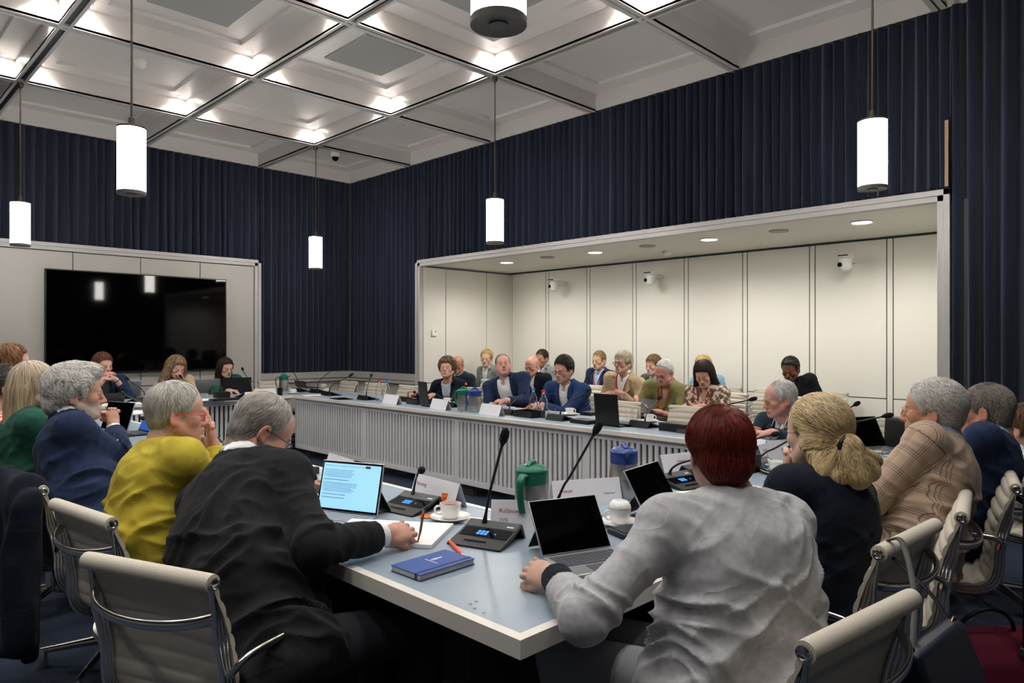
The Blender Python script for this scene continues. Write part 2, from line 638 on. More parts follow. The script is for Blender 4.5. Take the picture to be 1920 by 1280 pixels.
# pendants
pend_lab = {(1, 1): 'white cylinder pendant lamp hanging near the room corner, smallest of the six',
            (1, 3): 'white cylinder pendant lamp at the far left in front of the screen wall',
            (3, 3): 'large white cylinder pendant lamp above the left table, right of the leftmost lamp',
            (3, 1): 'white cylinder pendant lamp in front of the alcove left of its downlights',
            (5, 1): 'white cylinder pendant lamp hanging before the right end of the alcove',
            (5, 3): 'nearest white cylinder pendant lamp, cut off by the top picture edge'}
pp = None
for (i, j), lab in pend_lab.items():
    x, y = GX[i], GY[j]
    if pp is None:
        pp = empty('pendant_lamp', (x, y, 2.36))
        MB().lathe([(.084, .022), (.0845, .43), (.08, .432), (.08, .02)], 40).build('lamp_shade', m_glow, pp, smooth=40)
        MB().lathe([(.03, -.001), (.03, .004), (.07, .004), (.086, .0), (.087, .02), (.084, .024)], 40, cap0=True).build('bottom_cap', mat('cap_grey', '6c6a66', rough=.45, metal=.3), pp, smooth=30)
        MB().lathe([(.086, .428), (.087, .44), (.08, .443), (.018, .445), (.018, .50), (.011, .503)], 32).build('top_cap', m_brass, pp, smooth=30)
        MB().lathe([(.007, .50), (.007, ZC - 2.36)], 12).build('rod', m_brass, pp, smooth=40)
        MB().lathe([(.02, ZC - 2.36 - .05), (.028, ZC - 2.36 - .03), (.028, ZC - 2.36)], 16).build('ceiling_rose', m_brass, pp, smooth=40)
        t = pp
    else:
        t = copy_tree(pp)
        t.location = (x, y, 2.36)
    tag(t, lab, 'pendant lamp', 'cylinder pendant lamps')

# alcove downlights
ap = None
for k, (x, y) in enumerate([(-6.99, 6.85), (-5.43, 6.85), (-3.88, 6.86), (-2.33, 6.88)]):
    if ap is None:
        ap = empty('alcove_downlight', (x, y, AZ))
        MB().lathe([(.085, .012), (.085, 0), (.096, -.003), (.098, .012)], 28, cap0=False, cap1=False).build('trim_ring', m_white, ap)
        MB().lathe([(.084, .006), (.084, .008)], 28).build('lens', mat('alcove_glow', 'ffffff', emit='fffaf0', es=9.0), ap)
        spot((0, 0, -.006), ALC_W, 165, .6, .07, (1.0, .98, .93), parent=ap)
        t = ap
    else:
        t = copy_tree(ap); t.location = (x, y, AZ)
    tag(t, 'round white recessed downlight in the alcove ceiling, %s' % (
        'above the left end', 'second from the left', 'third from the left', 'nearest the right end')[k], 'ceiling light', 'alcove downlights')
for k, (x, y) in enumerate([(-6.2, 6.82), (-4.66, 6.84), (-3.1, 6.84)]):
    t = MB().lathe([(.0, -.002), (.09, -.002), (.095, .012)], 28, cap0=False, cap1=False).build('ceiling_speaker', mat('speaker_grille', 'b5b0a5', rough=.7), loc=(x, y, AZ))
    tag(t, 'flat round ceiling speaker grille in the alcove ceiling, %s' % ('left one', 'middle one', 'right one')[k], 'speaker', 'alcove speakers')
t = MB().lathe([(.05, .012), (.055, 0), (.045, -.03), (.02, -.045), (0.001, -.046)], 24, cap0=False, cap1=False).build('smoke_detector', m_white, smooth=60, loc=(-4.79, 7.45, AZ))
tag(t, 'small white smoke detector on the alcove ceiling near the back wall', 'smoke detector')
t = MB().lathe([(.06, 0), (.06, -.02), (.05, -.035), (.05, -.06), (.03, -.075), (.001, -.077)], 24, cap0=False, cap1=False).build('smoke_detector', m_white, smooth=50, loc=(-7.63, 2.33, ZT + .03))
tag(t, 'white round smoke detector in a ceiling coffer above the left lamps', 'smoke detector')
t = empty('dome_camera', (-9.28, 5.52, ZT + .03), 0, 'small white dome security camera in the corner ceiling coffer', 'security camera')
MB().lathe([(.07, 0), (.07, -.05), (.06, -.07), (.055, -.07)], 24, cap0=False).build('housing', m_white, t, smooth=40)
MB().ball((0, 0, -.075), (.05, .05, .055), 20, 12).build('dome', m_darkglass, t, smooth=180)
for k, (i, j) in enumerate([(2, 1), (2, 2), (3, 1), (3, 2), (4, 1)]):
    cx, cy = (GX[i] + GX[i + 1]) / 2, (GY[j] + GY[j + 1]) / 2
    t = MB().box(-.375, .375, -.335, .335, -.012, 0).build('ceiling_plate', m_ceil2, loc=(cx, cy, ZT + .03), bevel=.002)
    tag(t, ['square grey plate in the middle of a coffer, between the two lamps near the corner', 'grey square plate in the coffer at the top picture edge, left of centre',
            'grey square plate in the coffer behind the nearest lamp', 'grey square plate in a coffer above the nearest table row', 'grey square plate in a coffer right of the nearest lamp'][k], 'ceiling plate', 'grey coffer plates')

# PTZ cameras on the alcove back wall
cp = None
for k, (px, py) in enumerate([(1060, 533), (1240, 521), (1602, 492)]):
    a = aty(px, py, AY1)
    if cp is None:
        cp = empty('wall_camera', (a.x, AY1 - .012, a.z))
        MB().box(-.035, .035, -.20, 0, -.012, .022).build('bracket', m_white, cp, bevel=.006)
        MB().lathe([(.06, .02), (.085, .035), (.085, .06), (.075, .068)], 28, c=(0, -.24, 0)).build('head_base', m_white, cp, smooth=40)
        MB().lathe([(.001, -.115), (.03, -.108), (.055, -.085), (.063, -.05), (.063, .02)], 28, c=(0, -.24, 0), cap0=False).build('camera_body', m_white, cp, smooth=60)
        MB().box(-.05, .05, -.328, -.318, .042, .056).build('indicator_strip', m_black, cp)
        b = MB(); b.M = Matrix.Translation((-.035, -.29, -.045)) @ Euler((PI / 2, 0, -.5)).to_matrix().to_4x4()
        b.lathe([(.024, 0), (.024, .02), (.018, .02)], 16); b.build('lens', m_darkglass, cp, smooth=30)
        t = cp
    else:
        t = copy_tree(cp); t.location = (a.x, AY1 - .012, a.z)
    tag(t, 'white swivel camera on a wall bracket on the alcove back wall, %s' % ('leftmost of three', 'middle of three', 'rightmost of three')[k], 'camera', 'alcove wall cameras')
t = empty('thermostat', (AX0 + .012, 6.48, 1.53), 0, 'small white thermostat on the left side wall of the alcove', 'thermostat')
MB().box(0, .03, -.045, .045, -.045, .045).build('casing', m_white, t, bevel=.005)
MB().box(.029, .0315, .0, .028, .015, .03).build('display', m_black, t)

# the big screen
t = empty('television', (XA + .003, 3.09, 1.65), 0, 'very large black flat television on the left wall, switched off', 'television')
MB().box(0.03, .075, -1.10, 1.10, -.64, .64).build('casing', m_black, t, bevel=.004)
MB().box(.0745, .0765, -1.085, 1.085, -.625, .625).build('screen', m_darkglass, t)
MB().box(.0, .03, -.5, .5, -.35, .35).build('wall_bracket', m_black, t)
# ------------------------------------------------------------------ the ring of tables
m_lino = mat('table_linoleum', '8b9aa8', rough=0.36, spec=0.5, mix='93a1ad', nscale=6, bump=.015, bscale=300)
m_edge = mat('table_edge', 'dcd8cf', rough=0.4)
m_slat = mat('table_slat', 'd2d2d3', rough=0.45)
m_back = mat('table_backing', '1c2736', rough=0.9)
m_legs = mat('table_underframe', '3d3735', rough=0.6)
m_pape = mat('paper_white', 'eceaea', rough=0.6)

tb = empty('conference_table', ((TX0 + TX1) / 2, (TY0 + TY1) / 2, 0), 0,
           'large hollow rectangular conference table with blue grey top and slatted grey fronts', 'table')
ox, oy = tb.location.x, tb.location.y


def ring(b, a0, a1, c0, c1, i0, i1, j0, j1, z0, z1):
    b.box(a0, a1, c0, j0, z0, z1); b.box(a0, a1, j1, c1, z0, z1)
    b.box(a0, i0, j0, j1, z0, z1); b.box(i1, a1, j0, j1, z0, z1)


b = MB(); b.M = Matrix.Translation((-ox, -oy, 0))
e = .028
# a clean mitred top: ring polygon faces
def ringtop(b, O, I, z0, z1):
    vs = [(*p, z) for z in (z0, z1) for p in O] + [(*p, z) for z in (z0, z1) for p in I]
    fs = []
    for k in range(4):
        k2 = (k + 1) % 4
        fs.append((4 + k, 4 + k2, 12 + k2, 12 + k))
        fs.append((k, 8 + k, 8 + k2, k2))
        fs.append((k, k2, 4 + k2, 4 + k))
        fs.append((8 + k, 12 + k, 12 + k2, 8 + k2))
    b.add(vs, fs)


def rect(x0, x1, y0, y1):
    return [(x0, y0), (x1, y0), (x1, y1), (x0, y1)]


ringtop(b, rect(TX0 + e, TX1 - e, TY0 + e, TY1 - e), rect(IX0 - e, IX1 + e, IY0 - e, IY1 + e), TZ - .028, TZ)
b.build('table_top', m_lino, tb)
b = MB(); b.M = Matrix.Translation((-ox, -oy, 0))
ringtop(b, rect(TX0, TX1, TY0, TY1), rect(TX0 + e, TX1 - e, TY0 + e, TY1 - e), TZ - .042, TZ + .0015)
ringtop(b, rect(IX0 - e, IX1 + e, IY0 - e, IY1 + e), rect(IX0, IX1, IY0, IY1), TZ - .03, TZ + .0015)
b.build('edge_band', m_edge, tb)
# apron frames under the top
b = MB(); b.M = Matrix.Translation((-ox, -oy, 0))
ringtop(b, rect(TX0 + .20, TX1 - .20, TY0 + .20, TY1 - .20), rect(TX0 + .23, TX1 - .23, TY0 + .23, TY1 - .23), TZ - .075, TZ - .03)
b.build('apron', m_edge, tb)


def slat_front(axis, c, lo, hi, nrm):
    """modesty front facing the middle of the ring; c = plane, nrm = +-1"""
    b = MB(); b.M = Matrix.Translation((-ox, -oy, 0))
    z0, z1 = .105, TZ - .03
    n = max(1, round((hi - lo) / 1.62))
    L = (hi - lo) / n

    def bx(u0, u1, d0, d1, za, zb):
        q0, q1 = sorted((c + nrm * d0, c + nrm * d1))
        if axis == 'x':
            b.box(u0, u1, q0, q1, za, zb)
        else:
            b.box(q0, q1, u0, u1, za, zb)
    b.cur = 0
    for k in range(n + 1):
        u = lo + L * k
        bx(max(lo, u - .035), min(hi, u + .035), -.04, 0, z0, z1)
    for k in range(n):
        a, d = lo + L * k + .035, lo + L * (k + 1) - .035
        bx(a, d, -.035, -.002, z1 - .045, z1)
        bx(a, d, -.035, -.002, z0, z0 + .05)
        m = round((d - a) / .0525)
        p = (d - a) / m
        for q in range(m):
            u = a + p * (q + .5)
            bx(u - .0155, u + .0155, -.022, -.004, z0 + .05, z1 - .045)
    b.cur = 1
    bx(lo + .02, hi - .02, -.06, -.045, z0 + .01, z1)
    b.build('slatted_front', [m_slat, m_back], tb)


slat_front('x', IY1 + .035, IX0, IX1, -1)
slat_front('x', IY0 - .035, IX0, IX1, 1)
slat_front('y', IX0 - .035, IY0, IY1, 1)
slat_front('y', IX1 + .035, IY0, IY1, -1)
# cross panels that carry the top
for k in range(5):
    x = IX0 + .10 + (IX1 - IX0 - .18) * k / 4
    for (y0, y1) in ((TY0 + .26, IY0 - .09), (IY1 + .09, TY1 - .26)):
        b = MB(); b.M = Matrix.Translation((-ox, -oy, 0))
        b.box(x - .16, x + (.44 if k == 4 else .16), y0, y1, 0.0, TZ - .03)  # end panel widened to hide lit carpet and keep the corner dark
        b.build('leg_panel', m_legs, tb)
for y in (2.6, 3.45):
    for (x0, x1) in ((TX0 + .26, IX0 - .09), (IX1 + .09, TX1 - .26)):
        b = MB(); b.M = Matrix.Translation((-ox, -oy, 0))
        b.box(x0, x1, y - .03, y + .03, 0.0, TZ - .03)
        b.build('leg_panel', m_legs, tb)

# ------------------------------------------------------------------ chairs
m_sling = mat('chair_fabric', 'c6bfb0', rough=0.75, bump=.12, bscale=900, bdist=.001, mix='bcb4a4', nscale=300, sheen=.1)
m_slingw = mat('chair_leather_white', 'dcd8cf', rough=0.5)


def chair_profile():
    pts = [(0, .245, .452), (0, .21, .474), (0, .10, .470), (0, -.03, .452), (0, -.15, .440), (0, -.215, .462),
           (0, -.238, .52), (0, -.240, .58), (0, -.252, .66), (0, -.275, .74), (0, -.30, .80), (0, -.312, .835)]
    return crom(pts, 6)


def make_chair(name, label, msl, group):
    t = empty(name, (0, 0, 0), 0, label, 'chair', group)
    P = chair_profile()
    n = len(P)
    W = .205
    # arc length for the ribs
    S = [0]
    for i in range(1, n):
        S.append(S[-1] + (P[i] - P[i - 1]).length)
    Tn = []
    for i in range(n):
        a, c = P[max(i - 1, 0)], P[min(i + 1, n - 1)]
        d = (c - a).normalized()
        Tn.append(Vector((0, d.z, -d.y)))   # front / upper side
    nn = 150
    vs, fs = [], []
    L = S[-1]

    def samp(s):
        for i in range(1, n):
            if S[i] >= s or i == n - 1:
                f = (s - S[i - 1]) / max(S[i] - S[i - 1], 1e-6)
                f = min(max(f, 0), 1)
                return P[i - 1].lerp(P[i], f), Tn[i - 1].lerp(Tn[i], f).normalized()
    for j in range(nn + 1):
        s = L * j / nn
        p, nm = samp(s)
        rib = abs(math.sin(s / .048 * PI)) ** .45
        for side in (1, -1):
            th = .003 + (.0125 if side > 0 else .005) * rib
            for k in range(9):
                u = -1 + 2 * k / 8
                edge = (1 - abs(u) ** 8)
                x = (W + .017) * u
                sag = -.008 * (1 - u * u) * (1 if s < .45 else 1.6)
                q = p + nm * (side * th * ((.62 if side > 0 else .35) + (.38 if side > 0 else .65) * edge) - sag * (-1 if s > 10 else 1) * 1)
                vs.append((x, q.y, q.z))
    for j in range(nn):
        for k in range(8):
            a = j * 18 + k
            fs.append((a, a + 1, a + 19, a + 18))
            a = j * 18 + 9 + k
            fs.append((a, a + 18, a + 19, a + 1))
        a = j * 18
        fs.append((a, a + 18, a + 27, a + 9))
        fs.append((a + 8, a + 17, a + 35, a + 26))
    b = MB().add(vs, fs)
    # rolled head and rolled knee
    for (c, r) in ((P[-1], .0225), (P[0], .020)):
        b.tube([(-W - .016, c.y, c.z), (-W, c.y, c.z), (0, c.y, c.z), (W, c.y, c.z), (W + .016, c.y, c.z)], [r * .96, r, r, r, r * .96], 20)
    b.build('sling', msl, t, smooth=50)
    for sx in (-1, 1):
        b = MB()
        path = []
        for j in range(0, nn + 1, 4):
            s = L * (.01 + .985 * j / nn)
            p, nm = samp(s)
            path.append((p, nm))
        for off in (-.010, -.021, -.032):
            fade = lambda q: min(1, (len(path) - 1 - q) / 5)
            b.tube([(sx * (W + .008), p.y + nm.y * off * fade(q), p.z + nm.z * off * fade(q)) for q, (p, nm) in enumerate(path)], .0075, 8)
        c = P[-1]
        b.M = Matrix.Translation((sx * (W + .017), c.y, c.z)) @ Euler((0, sx * PI / 2, 0)).to_matrix().to_4x4()
        b.lathe([(.015, 0), (.015, .007), (.011, .009), (.007, .006)], 16)
        b.M = None
        b.build('side_rail', m_chrome, t, smooth=50)
        # arm: a loop from the back rail forward and down to the seat rail
        arm = crom([(sx * (W + .02), -.262, .60), (sx * (W + .05), -.262, .635), (sx * (W + .055), -.20, .648), (sx * (W + .055), -.02, .645),
                    (sx * (W + .055), .05, .630), (sx * (W + .05), .075, .58), (sx * (W + .03), .06, .50), (sx * (W + .012), .02, .462)], 6)
        MB().tube(arm, .0105, 10, flat=(.8, 1.25)).build('armrest', m_chrome, t, smooth=60)
    # curved brace behind the back
    br = bez((-W - .008, -.292, .750), (-W * .7, -.385, .722), (W * .7, -.385, .722), (W + .008, -.292, .750), 22)
    MB().tube(br, [.013 - .003 * math.sin(PI * i / 22) for i in range(23)], 10, flat=(1.3, .7)).build('back_brace', m_chrome, t, smooth=60)
    # seat spreader + pedestal
    b = MB()
    b.tube(bez((-W - .01, -.06, .43), (-.1, -.05, .385), (.1, -.05, .385), (W + .01, -.06, .43), 14), .014, 8)
    b.tube(bez((-W - .01, .12, .445), (-.1, .10, .385), (.1, .10, .385), (W + .01, .12, .445), 14), .014, 8)
    b.box(-.05, .05, -.08, .13, .375, .395)
    b.build('seat_spreader', m_chrome, t, smooth=50)
    MB().lathe([(.03, .10), (.03, .22), (.022, .225), (.022, .378)], 20, c=(0, .02, 0)).build('column', m_chrome, t, smooth=40)
    for k in range(4):
        a = PI / 4 + k * PI / 2
        d = Vector((math.cos(a), math.sin(a), 0))
        c = Vector((0, .02, 0))
        b = MB()
        b.tube([c + d * .02 + Vector((0, 0, .115)), c + d * .12 + Vector((0, 0, .10)), c + d * .30 + Vector((0, 0, .07))], [.022, .017, .012], 10, flat=(1.1, .8))
        lg = b.build('base_leg', m_chrome, t, smooth=60)
        q = c + d * .29
        MB().lathe([(.019, 0.0), (.019, .03), (.012, .07)], 16, c=(q.x, q.y, 0)).build('glide', m_chrome, lg, smooth=40)
    return t


ch_proto = {}
ch_proto['a'] = make_chair('office_chair', '', m_sling, 'cream chairs along the near side and right end')
ch_used = {'a': False}


def place_chair(x, y, rzdeg, label, group, kind='a'):
    if not ch_used[kind]:
        t = ch_proto[kind]
        ch_used[kind] = True
    else:
        t = copy_tree(ch_proto[kind])
    t.location = (x, y, 0)
    t.rotation_euler = (0, 0, math.radians(rzdeg))
    t['label'] = label
    t['group'] = group
    t['category'] = 'chair'
    return t


def chair_back(cx, cy, rzdeg, *a, **k):
    """place by the middle of the head roll"""
    r = math.radians(rzdeg)
    return place_chair(cx - .312 * math.sin(r) * 1, cy + .312 * math.cos(r), rzdeg, *a, **k)


g1 = 'cream chairs along the near side'
chair_back(-1.865, .585, 21, 'cream ribbed chair with aluminium frame at lower left, behind the man writing in black', g1)
chair_back(-2.645, .63, 8, 'cream ribbed chair behind the person in the mustard shirt', g1)
chair_back(-3.36, .60, 5, 'cream ribbed chair under the navy coat, behind the man with white curly hair', g1)
chair_back(-4.30, .56, 2, 'cream ribbed chair at the left edge behind the woman in green', g1)
chair_back(-5.10, .56, 0, 'cream chair at far left edge behind the person with the dark bun', g1)
g2 = 'cream chairs along the right end'
chair_back(-.505, 1.50, 83, 'cream ribbed chair at the lower right, behind the woman in the light grey jacket', g2)
chair_back(-.63, 2.24, 87, 'cream ribbed chair hung with a dark handbag, behind the woman with the blond ponytail', g2)
chair_back(-.625, 2.83, 101, 'cream ribbed chair behind the man in the checked jacket', g2)
chair_back(-.60, 3.49, 103, 'cream ribbed chair behind the short grey haired man at the right edge', g2)
chair_back(-.50, 4.45, 90, 'cream ribbed chair behind the woman with curly hair at the right edge', g2)
g3 = 'cream chairs behind the alcove side of the table'
for k, (x, y, lab) in enumerate([(-8.58, 5.32, 'empty white ribbed chair near the room corner, left of the two bottles'),
                  (-7.90, 5.32, 'empty white ribbed chair behind the water bottles, middle of three empty ones'),
                  (-7.18, 5.32, 'empty white ribbed chair left of the woman with short brown curls'),
                  (-6.43, 5.62, 'cream chair under the woman with short brown curls'),
                  (-5.62, 5.72, 'cream chair under the heavy man in the open navy suit'),
                  (-4.70, 5.68, 'cream chair under the dark haired man in the blue suit'),
                  (-3.88, 5.30, 'empty cream chair behind the black monitor in front of the beige jacket'),
                  (-3.13, 5.28, 'empty cream chair whose back top shows behind the black box right of the alcove table'),
                  (-2.22, 5.62, 'cream chair under the white haired man leaning on the table'),
                  (-1.58, 5.40, 'empty white chair left of the black leather bag')]):
    chair_back(x, y, 180 + (5 if k % 2 else -4), lab, g3)
g4 = 'cream chairs behind the screen side of the table'
for k, (y, lab) in enumerate([(2.45, 'cream chair under the brown haired man before the screen'), (3.25, 'cream chair under the woman with curly blond hair'),
                              (3.92, 'cream chair under the dark haired woman in green'), (4.62, 'empty white chair right of the dark haired woman in green')]):
    chair_back(-9.42, y, -90, lab, g4)
g5 = 'cream chairs in the alcove rows'
for k, x in enumerate([-7.42, -6.85, -6.32, -5.6, -4.93, -4.26, -3.72, -3.08]):
    chair_back(x, 6.98, 180, 'cream chair in the front alcove row, ' + ('under the bald man in the dark sweater', 'empty, behind the heavy man', 'under the bald man in the dark suit', 'left of the man in the beige jacket',
               'under the man in the beige jacket', 'under the white haired man in the olive shirt', 'under the woman in the patterned blouse', 'empty, right of the woman in the patterned blouse')[k], g5)
for k, x in enumerate([-7.72, -7.05, -5.98, -5.02, -4.28, -3.66, -3.05]):
    chair_back(x, 7.93, 180, 'cream chair in the back alcove row, ' + ('under the blond young man in the grey blazer', 'under the dark haired man with the tie', 'under the young man with a red lanyard', 'under the brown haired person',
               'under the blond woman in light blue', 'empty, right of the blond woman in light blue', 'under the man with black hair and black suit')[k], g5)
# ------------------------------------------------------------------ smooth-union modelling on a voxel field
f32 = np.float32


def V3(*a):
    return np.array(a, dtype=np.float64)


class Field:
    def __init__(self, lo, hi, h):
        self.h = h
        self.lo = np.floor(np.array(lo) / h) * h
        self.n = (np.ceil((np.array(hi) - self.lo) / h).astype(int) + 1)
        self.a = np.full(tuple(self.n), 9.0, dtype=f32)

    def _sub(self, lo, hi, m):
        i0 = np.maximum(((lo - m - self.lo) / self.h).astype(int), 0)
        i1 = np.minimum(((hi + m - self.lo) / self.h).astype(int) + 2, self.n)
        if np.any(i1 <= i0):
            return None
        ax = [(self.lo[k] + self.h * np.arange(i0[k], i1[k])).astype(f32) for k in range(3)]
        X, Y, Z = np.meshgrid(*ax, indexing='ij', sparse=True)
        return (slice(i0[0], i1[0]), slice(i0[1], i1[1]), slice(i0[2], i1[2])), X, Y, Z

    def _comb(self, sl, d, op, k):
        A = self.a[sl]
        if op == 'sub':
            d = -d
            if k > 0:
                hh = np.maximum(k - np.abs(A - d), 0) / k
                A[...] = np.maximum(A, d) + hh * hh * k * .25
            else:
                np.maximum(A, d, out=A)
        else:
            if k > 0:
                hh = np.maximum(k - np.abs(A - d), 0) / k
                A[...] = np.minimum(A, d) - hh * hh * k * .25
            else:
                np.minimum(A, d, out=A)

    def cone(self, a, b, r1, r2, k=.02, op='add', flat0=False, flat1=False, sq=None):
        a, b = np.array(a, float), np.array(b, float)
        r = max(r1, r2)
        s = self._sub(np.minimum(a, b) - r, np.maximum(a, b) + r, k + .03)
        if s is None:
            return self
        sl, X, Y, Z = s
        ba = b - a
        L2 = max(float(ba @ ba), 1e-9)
        px, py, pz = X - f32(a[0]), Y - f32(a[1]), Z - f32(a[2])
        tr = (px * f32(ba[0]) + py * f32(ba[1]) + pz * f32(ba[2])) / f32(L2)
        t = np.clip(tr, 0, 1)
        d = np.sqrt((px - t * f32(ba[0])) ** 2 + (py - t * f32(ba[1])) ** 2 + (pz - t * f32(ba[2])) ** 2) - (f32(r1) + t * f32(r2 - r1))
        L = math.sqrt(L2)
        if flat1:
            d = np.maximum(d, (tr - 1) * L)
        if flat0:
            d = np.maximum(d, -tr * L)
        self._comb(sl, d.astype(f32), op, k)
        return self

    def ell(self, c, r, R=None, k=.02, op='add'):
        c = np.array(c, float)
        r = np.array(r, float) * np.ones(3)
        R = np.eye(3) if R is None else np.array(R)
        m = np.abs(R) @ r
        s = self._sub(c - m, c + m, k + .03)
        if s is None:
            return self
        sl, X, Y, Z = s
        px, py, pz = X - f32(c[0]), Y - f32(c[1]), Z - f32(c[2])
        k0 = 0
        k1 = 0
        for q in range(3):
            u = px * f32(R[0, q]) + py * f32(R[1, q]) + pz * f32(R[2, q])
            k0 = k0 + (u / f32(r[q])) ** 2
            k1 = k1 + (u / f32(r[q] ** 2)) ** 2
        k0 = np.sqrt(k0)
        k1 = np.sqrt(k1) + 1e-6
        d = np.where(k0 < .05, -float(r.min()), k0 * (k0 - 1) / k1)
        self._comb(sl, d.astype(f32), op, k)
        return self

    def box(self, c, r, R=None, k=.0, op='add', rd=.0):
        c = np.array(c, float)
        r = np.array(r, float)
        R = np.eye(3) if R is None else np.array(R)
        m = np.abs(R) @ r
        s = self._sub(c - m, c + m, k + .03)
        if s is None:
            return self
        sl, X, Y, Z = s
        px, py, pz = X - f32(c[0]), Y - f32(c[1]), Z - f32(c[2])
        o = 0
        mx = None
        for q in range(3):
            u = np.abs(px * f32(R[0, q]) + py * f32(R[1, q]) + pz * f32(R[2, q])) - f32(r[q] - rd)
            o = o + np.maximum(u, 0) ** 2
            mx = u if mx is None else np.maximum(mx, u)
        d = np.sqrt(o) + np.minimum(mx, 0) - f32(rd)
        self._comb(sl, d.astype(f32), op, k)
        return self

    def sample(self, P):
        q = (P - self.lo) / self.h
        q = np.clip(q, 0, self.n - 1.001)
        i = q.astype(int)
        f = (q - i)
        out = 0
        for dx in (0, 1):
            for dy in (0, 1):
                for dz in (0, 1):
                    w_ = (f[:, 0] if dx else 1 - f[:, 0]) * (f[:, 1] if dy else 1 - f[:, 1]) * (f[:, 2] if dz else 1 - f[:, 2])
                    out = out + w_ * self.a[i[:, 0] + dx, i[:, 1] + dy, i[:, 2] + dz]
        return out

    def grad(self, P):
        e = self.h
        g = np.stack([self.sample(P + np.eye(3)[k] * e) - self.sample(P - np.eye(3)[k] * e) for k in range(3)], 1)
        return g / (np.linalg.norm(g, axis=1, keepdims=True) + 1e-9)

    def mesh(self):
        a = self.a
        a[0], a[-1], a[:, 0], a[:, -1], a[:, :, 0], a[:, :, -1] = 9, 9, 9, 9, 9, 9
        s = a < 0
        n0, n1, n2 = s.shape
        cnt = np.zeros((n0 - 1, n1 - 1, n2 - 1), dtype=np.int8)
        for dx in (0, 1):
            for dy in (0, 1):
                for dz in (0, 1):
                    cnt += s[dx:n0 - 1 + dx, dy:n1 - 1 + dy, dz:n2 - 1 + dz]
        act = np.argwhere((cnt > 0) & (cnt < 8))
        idx = np.full(cnt.shape, -1, dtype=np.int32)
        idx[act[:, 0], act[:, 1], act[:, 2]] = np.arange(len(act))
        acc = np.zeros((len(act), 3))
        num = np.zeros(len(act))
        cs = [(x, y, z) for x in (0, 1) for y in (0, 1) for z in (0, 1)]
        val = {c: a[act[:, 0] + c[0], act[:, 1] + c[1], act[:, 2] + c[2]].astype(float) for c in cs}
        for c in cs:
            for k in range(3):
                if c[k] == 0:
                    d = list(c)
                    d[k] = 1
                    d = tuple(d)
                    v0, v1 = val[c], val[d]
                    m = (v0 < 0) != (v1 < 0)
                    t = np.where(m, v0 / np.where(m, v0 - v1, 1), 0)
                    t = np.clip(t, 0, 1)
                    p = np.array(c, float)[None] + np.zeros((len(act), 1))
                    p[:, k] = t
                    acc += p * m[:, None]
                    num += m
        P = (act + acc / np.maximum(num, 1)[:, None]) * self.h + self.lo
        F = []
        for k in range(3):
            sl0 = [slice(None)] * 3
            sl1 = [slice(None)] * 3
            sl0[k] = slice(0, -1)
            sl1[k] = slice(1, None)
            x = s[tuple(sl0)] != s[tuple(sl1)]
            e = np.argwhere(x)
            u, v = (k + 1) % 3, (k + 2) % 3
            e = e[(e[:, u] > 0) & (e[:, v] > 0) & (e[:, u] < self.n[u] - 1) & (e[:, v] < self.n[v] - 1)]
            q = []
            for du, dv in ((-1, -1), (0, -1), (0, 0), (-1, 0)):
                ee = e.copy()
                ee[:, u] += du
                ee[:, v] += dv
                q.append(idx[ee[:, 0], ee[:, 1], ee[:, 2]])
            q = np.stack(q, 1)
            flip = ~s[e[:, 0], e[:, 1], e[:, 2]]
            q[flip] = q[flip][:, ::-1]
            F.append(q)
        F = np.concatenate(F)
        F = F[(F >= 0).all(1)]
        return P, F


_rt = np.random.RandomState(7).rand(64, 64, 64).astype(f32)


def noise3(P):
    i = np.floor(P).astype(int)
    f = P - i
    f = f * f * (3 - 2 * f)
    out = 0
    for dx in (0, 1):
        for dy in (0, 1):
            for dz in (0, 1):
                w_ = (f[:, 0] if dx else 1 - f[:, 0]) * (f[:, 1] if dy else 1 - f[:, 1]) * (f[:, 2] if dz else 1 - f[:, 2])
                out = out + w_ * _rt[(i[:, 0] + dx) % 64, (i[:, 1] + dy) % 64, (i[:, 2] + dz) % 64]
    return out * 2 - 1


def np_mesh(name, P, F, mats, parent=None, col=None, mi=None, smooth=True):
    me = bpy.data.meshes.new(name)
    me.vertices.add(len(P))
    me.vertices.foreach_set('co', np.asarray(P, dtype=f32).ravel())
    k = F.shape[1]
    me.loops.add(F.size)
    me.loops.foreach_set('vertex_index', F.astype(np.int32).ravel())
    me.polygons.add(len(F))
    me.polygons.foreach_set('loop_start', np.arange(0, F.size, k, dtype=np.int32))
    for m in (mats if isinstance(mats, list) else [mats]):
        me.materials.append(m)
    if mi is not None:
        me.polygons.foreach_set('material_index', mi.astype(np.int32))
    if smooth:
        me.polygons.foreach_set('use_smooth', np.ones(len(F), bool))
    if col is not None:
        ca = me.color_attributes.new('tint', 'FLOAT_COLOR', 'POINT')
        c4 = np.ones((len(P), 4), dtype=f32)
        c4[:, :3] = col
        ca.data.foreach_set('color', c4.ravel())
    me.update(calc_edges=True)
    me.validate()
    o = bpy.data.objects.new(name, me)
    COL.objects.link(o)
    o.parent = parent
    return o


def mat_tint(name, rough=.5, sss=0.0, bump=0.0, bscale=400, bdist=.001, spec=.4, aniso=0.0):
    """material whose colour is the mesh's own per-point tint (skin tone, single hairs)"""
    if name in _M:
        return _M[name]
    m = mat(name, '808080', rough=rough, spec=spec, bump=bump, bscale=bscale, bdist=bdist)
    nt = m.node_tree
    a = nt.nodes.new('ShaderNodeVertexColor')
    a.layer_name = 'tint'
    b = nt.nodes['Principled BSDF']
    nt.links.new(a.outputs['Color'], b.inputs['Base Color'])
    if sss:
        b.inputs['Subsurface Weight'].default_value = sss
        b.inputs['Subsurface Radius'].default_value = (1.0, .35, .2)
        b.inputs['Subsurface Scale'].default_value = .008
    return m
